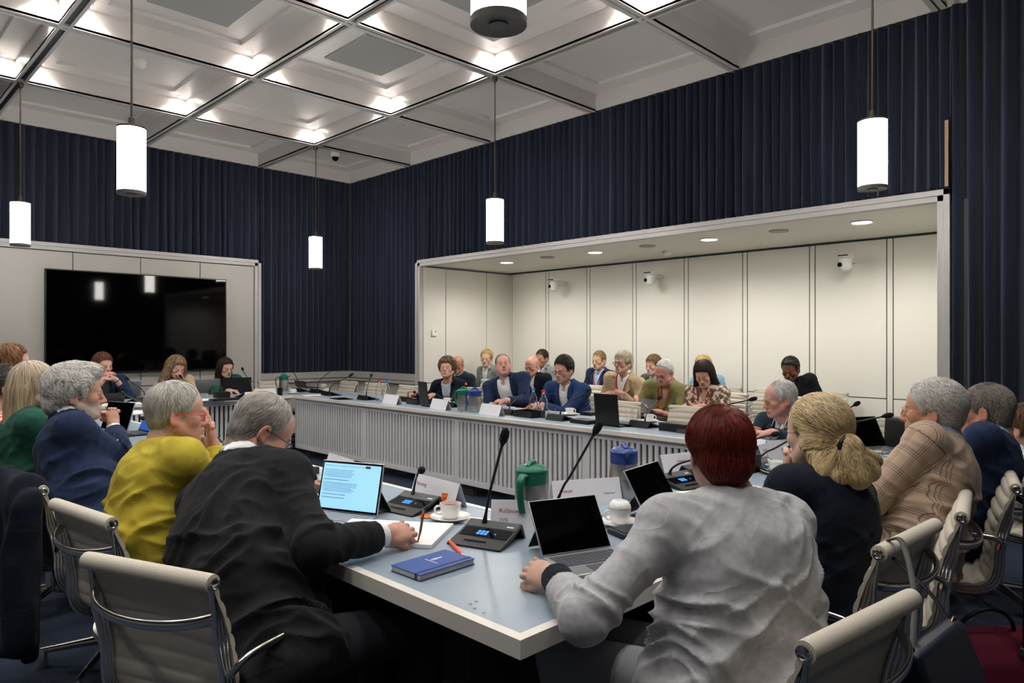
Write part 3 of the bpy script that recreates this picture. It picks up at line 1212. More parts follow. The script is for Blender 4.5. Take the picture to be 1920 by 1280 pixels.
# ------------------------------------------------------------------ people
m_skin = mat_tint('skin', rough=.48, sss=.12, bump=.25, bscale=350, bdist=.0012, spec=.35)
m_hair = mat_tint('hair', rough=.42, spec=.35)
m_eyew = mat('eye_white', 'e4dfda', rough=.15)
m_iris = mat('eye_iris', '2c2420', rough=.1)
m_gold = mat('gold_metal', 'c9a968', rough=.25, metal=1.0)
m_rim = mat('glasses_rim_dark', '15130f', rough=.3)
m_lens = mat('glasses_lens', 'ffffff', rough=.0, trans=1.0, ior=1.08)
m_shoe = mat('shoe_leather', '151312', rough=.35)


def Rz(a):
    c, s = math.cos(a), math.sin(a)
    return np.array([[c, -s, 0], [s, c, 0], [0, 0, 1.0]])


def Rx(a):
    c, s = math.cos(a), math.sin(a)
    return np.array([[1.0, 0, 0], [0, c, -s], [0, s, c]])


def Ry(a):
    c, s = math.cos(a), math.sin(a)
    return np.array([[c, 0, s], [0, 1.0, 0], [-s, 0, c]])


def nrm(v):
    v = np.array(v, float)
    return v / (np.linalg.norm(v) + 1e-12)


def rgb(c):
    return np.array(lin(c)[:3])


def hand(F, wr, d, n, side, curl=.5, s=1.0, spread=.12, thumb=(.75, .55, .35), tcurl=.35, fcurl=None):
    """palm, five bent fingers. d = wrist to knuckles, n = way the palm faces, side +1 right hand"""
    d = nrm(d)
    n = nrm(np.array(n, float) - d * float(np.dot(n, d)))
    u = np.cross(n, d) * side            # towards the thumb
    R = np.stack([u, d, n], 1)
    c = wr + d * .050 * s
    F.cone(wr - d * .03, wr + d * .02, .026 * s, .024 * s, k=.02)
    F.ell(c + n * .002, (.040 * s, .056 * s, .017 * s), R, k=.015)
    F.ell(c + d * .015 * s, (.040 * s, .030 * s, .013 * s), R, k=.008)
    F.ell(c + u * .024 * s - d * .012 * s + n * .008 * s, (.018 * s, .034 * s, .015 * s), R, k=.012)
    L = (.072, .080, .074, .058)
    for q in range(4):
        off = (.0325, .0112, -.0098, -.0295)[q]
        base = wr + (d * (.088 - .004 * abs(q - 1)) + u * off) * s
        cu = (fcurl[q] if fcurl else curl)
        dd = nrm(d + u * spread * (1.2 - q) * .6)
        ang = 0
        p = base - dd * .014 * s
        r = (.0092, .0096, .0092, .0082)[q] * s
        F.ell(base + dd * .010 * s - n * .006 * s, (r * 1.02,) * 3, k=.006)
        for j, (fr, jc) in enumerate(((.45, .9), (.30, 1.15), (.25, .8))):
            ang += cu * jc
            v = dd * math.cos(ang) + n * math.sin(ang)
            e = p + v * (L[q] * fr + (.014 if j == 0 else 0)) * s
            F.cone(p, e, r, r * .9, k=.0018)
            F.ell(e, (r * 1.02,) * 3, k=.0018)
            p = e
            r *= .91
    p = wr + (u * .026 + d * .018 + n * .004) * s
    v = nrm(u * thumb[0] + d * thumb[1] + n * thumb[2])
    ax = nrm(n * .6 + d * .5 - u * .8)
    r = .0125 * s
    for j, ln in enumerate((.045, .034, .026)):
        e = p + v * ln * s
        F.cone(p, e, r, r * .9, k=.008)
        p = e
        v = nrm(v + ax * tcurl)
        r *= .9
    return F


HEAD_MIN, HEAD_MAX = np.array([-.13, -.16, -.16]), np.array([.13, .16, .16])


def face_field(F, T, H, P):
    """T(p) maps head space to person space, H rotation, P spec"""
    s = P['hs']
    fw = P.get('fw', 1.0)          # face width
    E = lambda c, r, k=.015, op='add', R=None: F.ell(T(c), np.array(r) * s, H if R is None else H @ R, k=k, op=op)
    C = lambda a, b, r1, r2, k=.012, op='add': F.cone(T(a), T(b), r1 * s, r2 * s, k=k, op=op)
    lid_ = .003 if P.get('head', (0, 0, 0))[1] > 13 else 0
    E((0, -.014, .034), (.075, .097, .088))
    E((0, .030, -.037), (.0565 * fw, .062, .082), .03)
    E((0, .046, .035), (.064, .044, .056), .03)
    for m in (-1, 1):
        C((m * .056 * fw, .0, -.050), (m * .018, .074, -.094), .020, .018, .03)
        E((m * .043 * fw, .060, -.022), (.024, .026, .024), .02)
        C((m * .034, .089, .018), (m * .010, .093, .014), .008, .007, .012)
    E((0, .078, -.098), (.022, .020, .018), .02)
    for m in (-1, 1):
        E((m * .031, .104, -.001), (.019, .017, .012), .012, 'sub')
        E((m * .031, .083, -.0025), (.0150, .0120, .0125), .004)
        E((m * .031, .0865, .0055 - lid_), (.0150, .0115, .0080), .003)
        E((m * .031, .0850, -.0130), (.0140, .0110, .0060), .004)
    C((0, .092, .010), (0, .111, -.030), .0085, .0115, .012)
    E((0, .112, -.034), (.0125, .0125, .010), .008)
    for m in (-1, 1):
        E((m * .0125, .103, -.037), (.0085, .010, .0075), .006)
    fat = P.get('fat', 0)
    if fat:
        for m in (-1, 1):
            E((m * .045, .045, -.060), (.026 + fat * .012, .04, .035), .03)
        E((0, .045, -.105), (.045, .04, .022 + fat * .012), .03)
    E((0, .086, -.064), (.026, .016, .022), .02)
    C((-.020, .0965, -.0620), (.020, .0965, -.0620), .0058, .0058, .004)
    C((-.016, .0975, -.0745), (.016, .0975, -.0745), .0068, .0068, .004)
    C((-.026, .1045, -.0680), (.026, .1045, -.0680), .0030, .0030, .002, 'sub')
    E((0, .096, -.0835), (.020, .008, .0055), .005, 'sub')
    for m in (-1, 1):
        R = Rz(m * .35) @ Rx(-.15)
        E((m * .0805, -.012, -.012), (.0075, .021, .033), .008, R=R)
        F.ell(T((m * .0885, -.010, -.008)), np.array((.006, .012, .020)) * s, H @ R, k=.005, op='sub')
        E((m * .078, -.002, -.036), (.007, .009, .011), .006)
    return F


def skin_tint(Pn, T_inv, P):
    cool = np.array([1.04, 1.15, 1.27])
    base = rgb(P.get('skin', 'cf9f86')) * cool
    q = T_inv(Pn) / P['hs']
    c = np.tile(base, (len(Pn), 1))
    n = noise3(Pn * 60) * .04 + noise3(Pn * 18) * .05
    c *= (1 + n)[:, None]
    x, y, z = q[:, 0], q[:, 1], q[:, 2]
    inh = ((x / .093) ** 2 + ((y - .005) / .122) ** 2 + (z / .150) ** 2) < 1
    head = (z > -.13) & (z < .13) & (np.abs(x) < .1) & (y > .02)

    def blend(w_, col):
        w_ = (np.clip(w_, 0, 1) * inh)[:, None]
        return c * (1 - w_) + np.array(col) * w_
    red = rgb(P.get('flush', 'c57f6c')) * cool * np.array([1, 1.1, 1.1])
    for m in (-1, 1):
        w_ = np.exp(-(((x - m * .045) / .022) ** 2 + ((z + .03) / .02) ** 2)) * head * .16 * P.get('flushk', 1)
        c = blend(w_, red)
    c = blend(np.exp(-((x / .014) ** 2 + ((z + .034) / .014) ** 2)) * (y > .09) * .22, red)
    lip = rgb(P.get('lip', 'b0685f'))
    w_ = (np.exp(-((x / .019) ** 4 + ((z + .068) / .0095) ** 4))) * (y > .085) * .85
    c = blend(w_, lip)
    w_ = (np.abs(np.abs(x) - .031) < .017) * np.exp(-((z + .001) / .003) ** 2) * (y > .085) * .45
    c = blend(w_, base * .25)
    bc = rgb(P.get('brow', P['hair'][0]))
    zz = .0185 - 1.6 * (np.abs(x) - .03) ** 2 * 10 * .6
    w_ = np.exp(-((z - zz) / .0038) ** 2) * (np.abs(x) > .010) * (np.abs(x) < .049) * (y > .06) * P.get('browk', .8)
    c = blend(w_, bc)
    # ears a little pinker
    w_ = np.clip((np.abs(x) - .074) / .01, 0, 1) * (np.abs(z + .01) < .05) * .35
    c = blend(w_, red)
    if P.get('beard'):
        bcol, amt = rgb(P['beard'][0]), P['beard'][1]
        w_ = np.clip((-.035 - z - np.clip(.05 - np.abs(x), -.1, .02) * .3) / .02, 0, 1) * (y > -.01) * (z > -.125)
        w_ *= 1 - np.exp(-((x / .02) ** 4 + ((z + .068) / .009) ** 4))
        c = blend(w_ * amt, bcol)
    # cropped hair roots shade the scalp round the hairline
    st_ = P.get('hstyle', {})
    if P.get('hair'):
        zl_ = hair_line(y, st_.get('line', 'norm') if st_.get('line') not in ('long', 'bob') else 'norm')
        w_ = np.clip((z - zl_ + .016 + .006 * noise3(q * 120)) / .020, 0, 1) * (z > -.11) * (np.abs(x) < .076) * (1 - ((y > -.045) & (y < .022) & (z < .02) & (np.abs(x) > .062)))
        if st_.get('bald'):
            w_ = w_ * np.clip((np.linalg.norm(q - np.array(st_['bald'][0]), axis=1) - st_['bald'][1] * .85) / .025, 0, 1)
        c = blend(w_ * .75 * (1 if st_.get('t', .01) > 0 else .25), (rgb(P['hair'][0]) + rgb(P['hair'][1])) * .42)
    return np.clip(c, 0, 1)


def hair_line(y, style):
    ys = [-.13, -.09, -.05, -.02, .005, .022, .034, .050, .062, .085, .12]
    zs = [-.088, -.086, -.066, -.026, .006, -.014, .010, .034, .058, .072, .076]
    if style == 'high':
        zs = [-.080, -.078, -.058, -.020, .008, -.006, .014, .050, .085, .105, .115]
    if style == 'fringe':
        zs = [-.092, -.088, -.066, -.024, .004, -.022, -.015, .010, .030, .040, .042]
    if style == 'long':
        zs = [-.30, -.30, -.30, -.28, -.25, -.10, -.05, .020, .062, .082, .090]
    return np.interp(y, ys, zs)


def smooth_min(a, b_, k):
    hh = np.maximum(k - np.abs(a - b_), 0) / k
    return np.minimum(a, b_) - hh * hh * k * .25


def build_hair(T, H, s, P, parent, h):
    hp = P['hair']
    col0, col1 = rgb(hp[0]), rgb(hp[1])
    st = P.get('hstyle', {})
    kind = st.get('line', 'norm')
    t = st.get('t', .010)
    top = st.get('top', 0.0)
    # work in head space (unit head), then map out
    ext = st.get('extra', [])
    lo, hi = HEAD_MIN.copy() - .03, HEAD_MAX.copy() + .03
    for e in ext:
        pts = [np.array(e[1])] if e[0] == 'e' else [np.array(e[1]), np.array(e[2])]
        r = max(e[2]) if e[0] == 'e' else max(e[3], e[4])
        for p in pts:
            lo = np.minimum(lo, p - r - .03)
            hi = np.maximum(hi, p + r + .03)
    F = Field(lo, hi, h / s)
    F.ell((0, -.016, .034 + top * .4), (.078 + t, .098 + t, .088 + t + top * .6))
    if kind in ('long', 'bob'):
        F.cone((0, -.03, 0), (0, -.04, -.10), .085 + t * .6, .075 + t, k=.03)
    else:
        F.ell((0, -.045, -.02), (.064 + t * .6, .052 + t * .5, .060), k=.02)
        F.cone((0, -.034, -.04), (0, -.030, -.12), .054 + t * .5, .048 + t * .3, k=.02)
    ax = [F.lo[k] + F.h * np.arange(F.n[k]) for k in range(3)]
    X, Y, Z = np.meshgrid(*ax, indexing='ij', sparse=True)
    zl = hair_line(ax[1], 'long' if kind == 'bob' else kind)[None, :, None]
    if kind not in ('long', 'bob'):
        F.a = F.a + (max(t, 0) * .95 * np.clip(1 - (Z - zl) / (.03 + t), 0, 1) + 0 * X).astype(f32)
    S_a = F.a.copy()
    wob = .003 * np.sin(X * 170) + .003 * np.sin(X * 90 + 1) + .002 * np.sin(Y * 210)
    cut = zl + wob - Z
    if st.get('side', 0):
        cut = cut + st['side']
    F.a = np.maximum(F.a, cut.astype(f32))
    if st.get('bald'):
        c, r = st['bald']
        F.ell(c, r, k=.012, op='sub')
    for e in ext:
        if e[0] == 'e':
            F.ell(e[1], e[2], k=e[3] if len(e) > 3 else .02)
        else:
            F.cone(e[1], e[2], e[3], e[4], k=e[5] if len(e) > 5 else .02)
    if kind in ('long', 'bob', 'face'):
        F.ell((0, .080, -.030), (.063, .080, .112), k=.012, op='sub')
    Pn, Fc = F.mesh()
    if len(Pn) == 0:
        return None
    G = F.grad(Pn)
    curl = st.get('curl', 0)
    fr = st.get('freq', 45)
    tex = np.zeros(len(Pn))
    if curl:
        wv = np.stack([noise3(Pn * 22 + 5), noise3(Pn * 22 + 17), noise3(Pn * 22 + 31)], 1) * .9
        a = noise3(Pn * fr + wv) + .5 * noise3(Pn * fr * 2.1 + wv)
        tex = (1 - np.abs(a) * 1.6)
        disp = curl * tex
    else:
        d = flow(Pn, G, st)
        u = np.cross(G, d)
        w1 = np.stack([Pn[:, 0], Pn[:, 1], Pn[:, 2]], 1)
        cst = np.stack([(w1 * u).sum(1) * 0 + np.arctan2(Pn[:, 0], -(Pn[:, 1]) + .02) * 16, w1[:, 2] * 14, np.linalg.norm(w1, axis=1) * 30], 1)
        tex = noise3(cst) + .6 * noise3(cst * 2.3)
        disp = st.get('groove', .0035) * tex
    edge = np.clip(-F.sample(Pn - G * .012) / .008, 0, 1)
    Pn2 = Pn + G * (disp * edge)[:, None]
    mixw = np.clip(.5 + .5 * tex + .35 * noise3(Pn * 30), 0, 1)
    root = st.get('root')
    col = col0[None] * (1 - mixw[:, None]) + col1[None] * mixw[:, None]
    if root is not None:
        w_ = np.clip((Pn[:, 2] - .02) / .08, 0, 1)[:, None] * .6
        col = col * (1 - w_) + rgb(root)[None] * w_
    out = T(Pn2)
    o = np_mesh('hair', out, Fc, m_hair, parent, col=col * .8)
    ns = st.get('strands', 0)
    if kind not in ('long', 'bob') and not ext:
        F.a = np.minimum(F.a, S_a + f32(max(t, 0) * .9))
        for e in ext:
            pass
    if ns:
        rs = np.random.RandomState(int(1000 * abs(Pn[0, 0])) + ns)
        ii = rs.randint(0, len(Pn), ns)
        p = Pn2[ii]
        steps = 7
        Ls = st.get('len', .05) * rs.uniform(.5, 1.2, ns)
        r = st.get('sr', .0011) * rs.uniform(.6, 1.3, ns)
        pts = []
        tw = rs.uniform(-1, 1, ns)
        ph = rs.uniform(0, 6.28, ns)
        wav = st.get('wave', .0)
        for kx in range(steps):
            g = F.grad(p)
            sd = F.sample(p)
            d = flow(p, g, st)
            d = d + st.get('mess', .25) * np.stack([noise3(p * 35 + 3), noise3(p * 35 + 9), noise3(p * 35 + 21)], 1)
            d = d - g * (d * g).sum(1, keepdims=True)
            d /= np.linalg.norm(d, axis=1, keepdims=True) + 1e-9
            side_ = np.cross(g, d)
            lift = .0012 + .004 * st.get('lift', .5) * (kx / steps) + (curl * .6 if curl else st.get('groove', .0035) * .5)
            pts.append(p + g * (lift - np.clip(sd, -.02, .004))[:, None] * .7 + side_ * (wav * np.sin(ph + kx * 1.5))[:, None] + g * (wav * .6 * np.cos(ph + kx * 1.5))[:, None])
            p = p + d * (Ls / steps)[:, None]
            p = p - g * np.clip(F.sample(p), -.01, .02)[:, None] * .8
        Q = np.stack(pts, 1)              # ns, steps, 3
        Tn = np.gradient(Q, axis=1)
        Tn /= np.linalg.norm(Tn, axis=2, keepdims=True) + 1e-9
        g0 = np.tile(F.grad(Q[:, 0])[:, None], (1, steps, 1))
        N = g0 - Tn * (g0 * Tn).sum(2, keepdims=True)
        N /= np.linalg.norm(N, axis=2, keepdims=True) + 1e-9
        B = np.cross(Tn, N)
        taper = np.array([.5, 1, 1, .95, .85, .6, .12])[None, :, None]
        rr = r[:, None, None] * taper
        ring = np.stack([Q + (N * math.cos(a) + B * math.sin(a) * 1.6) * rr for a in (PI / 2, PI * 7 / 6, PI * 11 / 6)], 2)
        V = ring.reshape(-1, 3)
        base = (np.arange(ns) * steps * 3)[:, None, None]
        fs = []
        for kx in range(steps - 1):
            for a in range(3):
                b2 = (a + 1) % 3
                fs.append([kx * 3 + a, kx * 3 + b2, (kx + 1) * 3 + b2, (kx + 1) * 3 + a])
        fs = (base + np.array(fs)[None]).reshape(-1, 4)
        cm = np.clip(rs.uniform(-.1, 1.1, ns) * .7 + .3 * mixw[ii], 0, 1)[:, None]
        cc = col0[None] * (1 - cm) + col1[None] * cm
        if root is not None:
            cc = cc * .5 + col[ii] * .5
        cc = np.repeat(cc * rs.uniform(.85, 1.12, (ns, 1)), steps * 3, axis=0)
        so = np_mesh('hair_strands', T(V), fs, m_hair, o, col=np.clip(cc, 0, 1))
    return o


def flow(p, g, st):
    """direction hair lies in, head space"""
    crown = np.array(st.get('crown', (0.01, -.05, .12)))
    d = p - crown
    d = d / (np.linalg.norm(d, axis=1, keepdims=True) + 1e-9)
    dn = np.array(st.get('dir', (0, 0, -1.0)))
    d = d * .6 + dn * .8
    if 'gather' in st:
        c = np.array(st['gather'])
        v = c - p
        L = np.linalg.norm(v, axis=1, keepdims=True)
        v = v / (L + 1e-9)
        w_ = ((p[:, 2] > c[2] - .015))[:, None] * 1.0
        d = d * (1 - w_) + v * w_
        d = np.where((p[:, 2] <= c[2] - .015)[:, None], -v * .7 + np.array([0, 0, -.5]), d)
    d = d - g * (d * g).sum(1, keepdims=True)
    return d / (np.linalg.norm(d, axis=1, keepdims=True) + 1e-9)


def glasses(T, H, s, parent, m_r, r=.0011, w_=.024, hh=.018, shape=4.0, halflens=False):
    b = MB()
    for m in (-1, 1):
        ring = []
        for k in range(24):
            a = 2 * PI * k / 24
            ca, sa = math.cos(a), math.sin(a)
            q = (abs(ca) ** shape + abs(sa) ** shape) ** (-1 / shape)
            x = m * .033 + w_ * ca * q
            ring.append(tuple(T(np.array((x, .108 - abs(x) * .12, -.004 + hh * sa * q)))))
        b.tube(ring, r * s, 6, closed=True)
        b.tube([tuple(T(np.array((m * (.033 + w_), .104, .003)))), tuple(T(np.array((m * .070, .095, .004)))), tuple(T(np.array((m * .083, .04, .004)))), tuple(T(np.array((m * .084, -.015, .002)))), tuple(T(np.array((m * .082, -.03, -.02))))], r * s * 1.1, 6)
    b.tube([tuple(T(np.array((-.010, .108, .002)))), tuple(T(np.array((0, .112, .005)))), tuple(T(np.array((.010, .108, .002))))], r * s, 6)
    o = b.build('glasses', m_r, parent, smooth=60)
    return o


def lerp(a, b_, t):
    return a * (1 - t) + b_ * t


def person(P):
    """P: spec dict. Head centre and hips are world points, hands too; everything is built in the person's own frame"""
    rz = math.radians(P['rz'])
    hipw = np.array([P['hip'][0], P['hip'][1], 0.0])
    Rw = Rz(rz)
    root = empty('person', (hipw[0], hipw[1], 0), rz, P['label'], 'person', P.get('group'))
    loc = lambda p: Rw.T @ (np.array(p, float) - hipw)
    s = P.get('s', 1.0)
    P['hs'] = hs = P.get('headscale', 1.0) * (.97 if P.get('fem') else 1.0)
    near = P.get('near', False)
    yaw, pitch, roll = [math.radians(v) for v in P.get('head', (0, 0, 0))]
    hc = loc(P['hc'])
    H = Rz(yaw) @ Rx(-pitch) @ Ry(roll)
    T = lambda p: (np.asarray(p, float) * hs) @ H.T + hc
    Ti = lambda p: (p - hc) @ H
    hip = np.array([0, 0, P.get('hipz', .575)])
    # neck base from the head, following half the head's tilt
    Hn = Rz(yaw * .3) @ Rx(-pitch * .45) @ Ry(roll * .4)
    nk = hc + Hn @ V3(0, -.045, -.135 * P.get('neck', 1.0)) * hs
    sp = nk - hip
    L = np.linalg.norm(sp)
    up = nrm(sp)
    bend = P.get('bend', .12)
    mid = hip + sp * .45 - np.array([0, bend * .35, 0]) * (1 if up[1] > 0 else .3)
    upU = nrm(nk - mid)
    tw = math.radians(P.get('twist', 0))
    right = nrm(Rz(tw) @ V3(1, 0, 0))
    right = nrm(right - upU * right.dot(upU))
    tilt = P.get('tilt', 0)      # shoulder drop to the right
    right = nrm(right - upU * tilt)
    fwd = np.cross(upU, right)
    RC = np.stack([right, fwd, upU], 1)
    w_ = P.get('w', 1.0) * s
    d_ = P.get('d', 1.0) * s
    fem = P.get('fem', False)
    shw = (.165 if fem else .188) * w_
    sh = {}
    for sd in (1, -1):
        wr = P.get('hands', {}).get(sd)
        f_ = .03 if wr is not None else 0.0
        sh[sd] = nk - upU * .06 + right * sd * shw + fwd * (f_ - .005) + upU * P.get('shrug', {}).get(sd, 0)
    arm = {}
    for sd in (1, -1):
        hd = P.get('hands', {}).get(sd)
        l1, l2 = .295 * s, .255 * s
        if hd is None:
            wl = V3(sd * .16, .26, .60)
            hd = dict(p=None, d=Rw @ V3(-sd * .4, 1, -.15), n=(0, 0, -1), curl=.35)
        else:
            wl = loc(hd['p'])
        v = wl - sh[sd]
        D = np.linalg.norm(v)
        if D > (l1 + l2) * .995:
            k = D / ((l1 + l2) * .995)
            if k > 1.15:
                print('ARM STRETCH', P['label'][:40], sd, round(k, 2))
            l1 *= k
            l2 *= k
        vd = nrm(v)
        a = (l1 * l1 - l2 * l2 + D * D) / (2 * D)
        hgt = math.sqrt(max(l1 * l1 - a * a, 0))
        pole = np.array(hd.get('pole', (sd * .5, -.25, -1.0)), float)
        pole = nrm(pole - vd * pole.dot(vd))
        el = sh[sd] + vd * a + pole * hgt
        arm[sd] = (sh[sd], el, wl, hd)

    def torso(F, g, k=.04):
        """g = looseness over the body"""
        F.ell(hip + V3(0, -.01, -.01), ((.165 if not fem else .175) * w_ + g, .125 * d_ + g, .115 + g), k=k)
        F.ell(lerp(hip, mid, .55), ((.150 if not fem else .135) * w_ + g, .112 * d_ + g, .15), k=k)
        F.ell(lerp(mid, nk, .28), ((.160 if not fem else .142) * w_ + g, .118 * d_ + g, .19), RC, k=k)
        F.ell(nk - upU * .12 - fwd * .005, ((.150 if not fem else .132) * w_ + g, .100 * d_ + g, .12), RC, k=k)
        for sd in (1, -1):
            F.cone(nk - upU * .035, sh[sd] - right * sd * .01 + upU * .005, .046 + g, .047 * s + g, k=k)
            if fem:
                F.ell(mid + (nk - mid) * .42 + fwd * .085 * d_ + right * sd * .065, (.058 + g * .6, .05 + g * .6, .055), RC, k=.04)
        bl = P.get('belly', 0)
        if bl:
            F.ell(lerp(hip, mid, .75) + fwd * .06, (.13 * w_ + bl * .5, .10 + bl, .14), k=.06)

    # ---------------- body: one skin
    lo = np.minimum.reduce([hc - .17, hip - V3(.24, .2, .14), nk - V3(.3, .2, .2)])
    hi = np.maximum.reduce([hc + .17, hip + V3(.24, .2, .14), nk + V3(.3, .2, .1)])
    for sd in (1, -1):
        for q in arm[sd][:3]:
            lo = np.minimum(lo, q - .11)
            hi = np.maximum(hi, q + .11)
        hd = arm[sd][3]
        e = arm[sd][2] + nrm(Rw.T @ np.array(hd['d'], float)) * .15
        lo = np.minimum(lo, e - .06)
        hi = np.maximum(hi, e + .06)
    h = P.get('res', .0042 if near else .0050)
    F = Field(lo, hi, h)
    torso(F, -.012)
    for sd in (1, -1):
        a, e, wv, hd = arm[sd]
        F.cone(a, e, .048 * s, .040 * s, k=.03)
        F.cone(e, wv, .041 * s, .026 * s, k=.02)
    F.cone(T((0, -.030, -.045)), nk + upU * .0, (.051 if fem else .058) * hs, (.052 if fem else .057), k=.02)
    F.cone(nk, nk - upU * .05, .054, .060, k=.03)
    face_field(F, T, H, P)
    Pn, Fc = F.mesh()
    hz = .0023 if near else .0034
    for sd in (1, -1):
        a, e, wv, hd = arm[sd]
        dv = nrm(Rw.T @ np.array(hd['d'], float))
        nv = Rw.T @ np.array(hd['n'], float)
        c_ = wv + dv * .07
        Fh = Field(c_ - .135, c_ + .135, hz)
        Fh.cone(e + (wv - e) * .8, wv, .030 * s, .026 * s, k=.0)
        hand(Fh, wv, dv, nv, sd, curl=hd.get('curl', .4), s=(.92 if fem else 1.02), spread=hd.get('spread', .12), thumb=hd.get('thumb', (.75, .55, .35)), tcurl=hd.get('tcurl', .35), fcurl=hd.get('fcurl'))
        Ph, Fq = Fh.mesh()
        Fc = np.concatenate([Fc, Fq + len(Pn)])
        Pn = np.concatenate([Pn, Ph])
    np_mesh('body', Pn, Fc, m_skin, root, col=skin_tint(Pn, Ti, P))
    # eyes
    if P.get('eyes', True):
        for m in (-1, 1):
            b = MB()
            c = T((m * .031, .0842, -.0042))
            vs, fs, mi = [], [], []
            n, mm = 16, 10
            ld = P.get('look', (0, -18 if P.get('head', (0, 0, 0))[1] > 13 else 0))
            RE = H @ Rz(math.radians(ld[0])) @ Rx(-math.radians(ld[1]))
            for j in range(mm + 1):
                th = PI * j / mm
                for k in range(n):
                    ph = 2 * PI * k / n
                    v = V3(math.sin(th) * math.cos(ph), math.cos(th), math.sin(th) * math.sin(ph)) * .0112 * hs
                    vs.append(c + RE @ v)
            for j in range(mm):
                for k in range(n):
                    b.mi.append(1 if j < 2 else 0)
                    b.f.append((j * n + k, j * n + (k + 1) % n, (j + 1) * n + (k + 1) % n, (j + 1) * n + k))
            b.v = [tuple(v) for v in vs]
            b.build('eye', [m_eyew, m_iris], root, smooth=180)
    if P.get('hair') and not P.get('nohair'):
        build_hair(T, H, 1.0 if False else hs, P, root, .0035 if near else .005)

    if P.get('hairtie'):
        c_ = np.array(P['hairtie'])
        b = MB()
        b.tube([tuple(T(c_ + np.array([.037 * math.cos(q), .004 * math.sin(q * 2), .029 * math.sin(q)]))) for q in np.linspace(0, 2 * PI, 26)[:-1]], .0085, 10, closed=True)
        b.build('hair_tie', m_black, root, smooth=180)

    # ---------------- clothes
    def folds(Pn, G, amp):
        d = np.zeros(len(Pn))
        near_el = np.zeros(len(Pn))
        isarm = np.zeros(len(Pn))
        for sd in (1, -1):
            a, e, wv, hd = arm[sd]
            for (p0, p1) in ((a, e), (e, wv)):
                ba = p1 - p0
                LL = np.linalg.norm(ba)
                t = np.clip(((Pn - p0) @ ba) / LL ** 2, 0, 1)
                rr = np.linalg.norm(Pn - (p0 + t[:, None] * ba), axis=1)
                wgt = np.clip((.095 - rr) / .03, 0, 1)
                ssp = t * LL
                q = np.stack([ssp * 26 + noise3(Pn * 9) * 1.2, ((Pn - p0) @ right) * 7, ((Pn - p0) @ fwd) * 7], 1)
                nn = 1 - 2.2 * np.abs(noise3(q + sd * 11))
                isarm = np.maximum(isarm, wgt)
                de = np.linalg.norm(Pn - e, axis=1)
                ds = np.linalg.norm(Pn - a, axis=1)
                boost = .5 + 1.1 * np.exp(-(de / .09) ** 2) + .5 * np.exp(-(ds / .12) ** 2)
                d += wgt * nn * boost * .5
        u = (Pn - mid) @ right
        v = (Pn - mid) @ fwd
        z = (Pn - mid) @ upU
        q = np.stack([u * 5 + z * 3, v * 5, z * 15 - np.abs(u) * 9 + noise3(Pn * 6) * 1.3], 1)
        nt = 1 - 2.4 * np.abs(noise3(q))
        q2 = np.stack([u * 10, v * 8, z * 4], 1)
        low = np.clip(1.15 - z * 2.2, .35, 1.3)
        q3 = np.stack([u * 9 - z * 8, v * 8, z * 20 + np.abs(u) * 12], 1)
        d += (1 - isarm) * (nt * .85 * low + .4 * noise3(q2) + .45 * low * (1 - 2.6 * np.abs(noise3(q3))))
        # sharpen the crests
        d = np.where(d > 0, d * (1 + .8 * np.clip(d, 0, 1.5)), d * .8)
        return d * amp

    def garment(name, g, m, sleeve=1.0, sg=None, v=None, amp=.004, col_ring=None, lapel=False, length=0.0, flap=None, cuffw=0.0, neckr=None, pattern=False):
        hh = .0065 if near else .0085
        lo2, hi2 = lo - .03, hi + .03
        F = Field(lo2, hi2, hh)
        torso(F, g, .05)
        if length:
            F.ell(hip + V3(0, -.02, -.02), (.175 * w_ + g + length * .2, .125 * d_ + g, .12 + g), k=.04)
        sg = g * .6 if sg is None else sg
        F.ell(lerp(hip, mid, .62), ((.158 if not fem else .150) * w_ + g, .122 * d_ + g, .21), k=.05)
        for sd in (1, -1):
            a, e, wv, hd = arm[sd]
            F.cone(a - right * sd * .012, e, .049 * s + sg, .043 * s + sg, k=.045, flat1=(sleeve <= .5))
            if sleeve > .5:
                ew = e + (wv - e) * ((sleeve - .5) * 2)
                F.cone(e, ew, .043 * s + sg, .031 * s + sg * 1.05 + cuffw, k=.03, flat1=True)
            elif sleeve < .5:
                pass
        # neck opening
        nr = neckr or (.058 if not fem else .056)
        F.cone(nk + upU * .03 + fwd * .01, nk + upU * .16 + fwd * .03, nr, nr + .03, k=.01, op='sub')
        if col_ring:
            cr, ch = col_ring
            pts = []
            nd = nrm(T((0, -.030, -.045)) - nk)
            for k in range(13):
                a = math.radians(145 + 250 * k / 12)
                pts.append(nk + nd * (ch + .012 * math.cos(a + PI / 2 + PI)) + right * math.cos(a) * cr + fwd * (math.sin(a) * cr * .95 + .0))
            for p, q in zip(pts[:-1], pts[1:]):
                F.cone(p, q, .0075, .0075, k=.006)
                F.cone(p - upU * .014, q - upU * .014, .009, .009, k=.006)
                F.cone(p - upU * .030, q - upU * .030, .012, .012, k=.012)
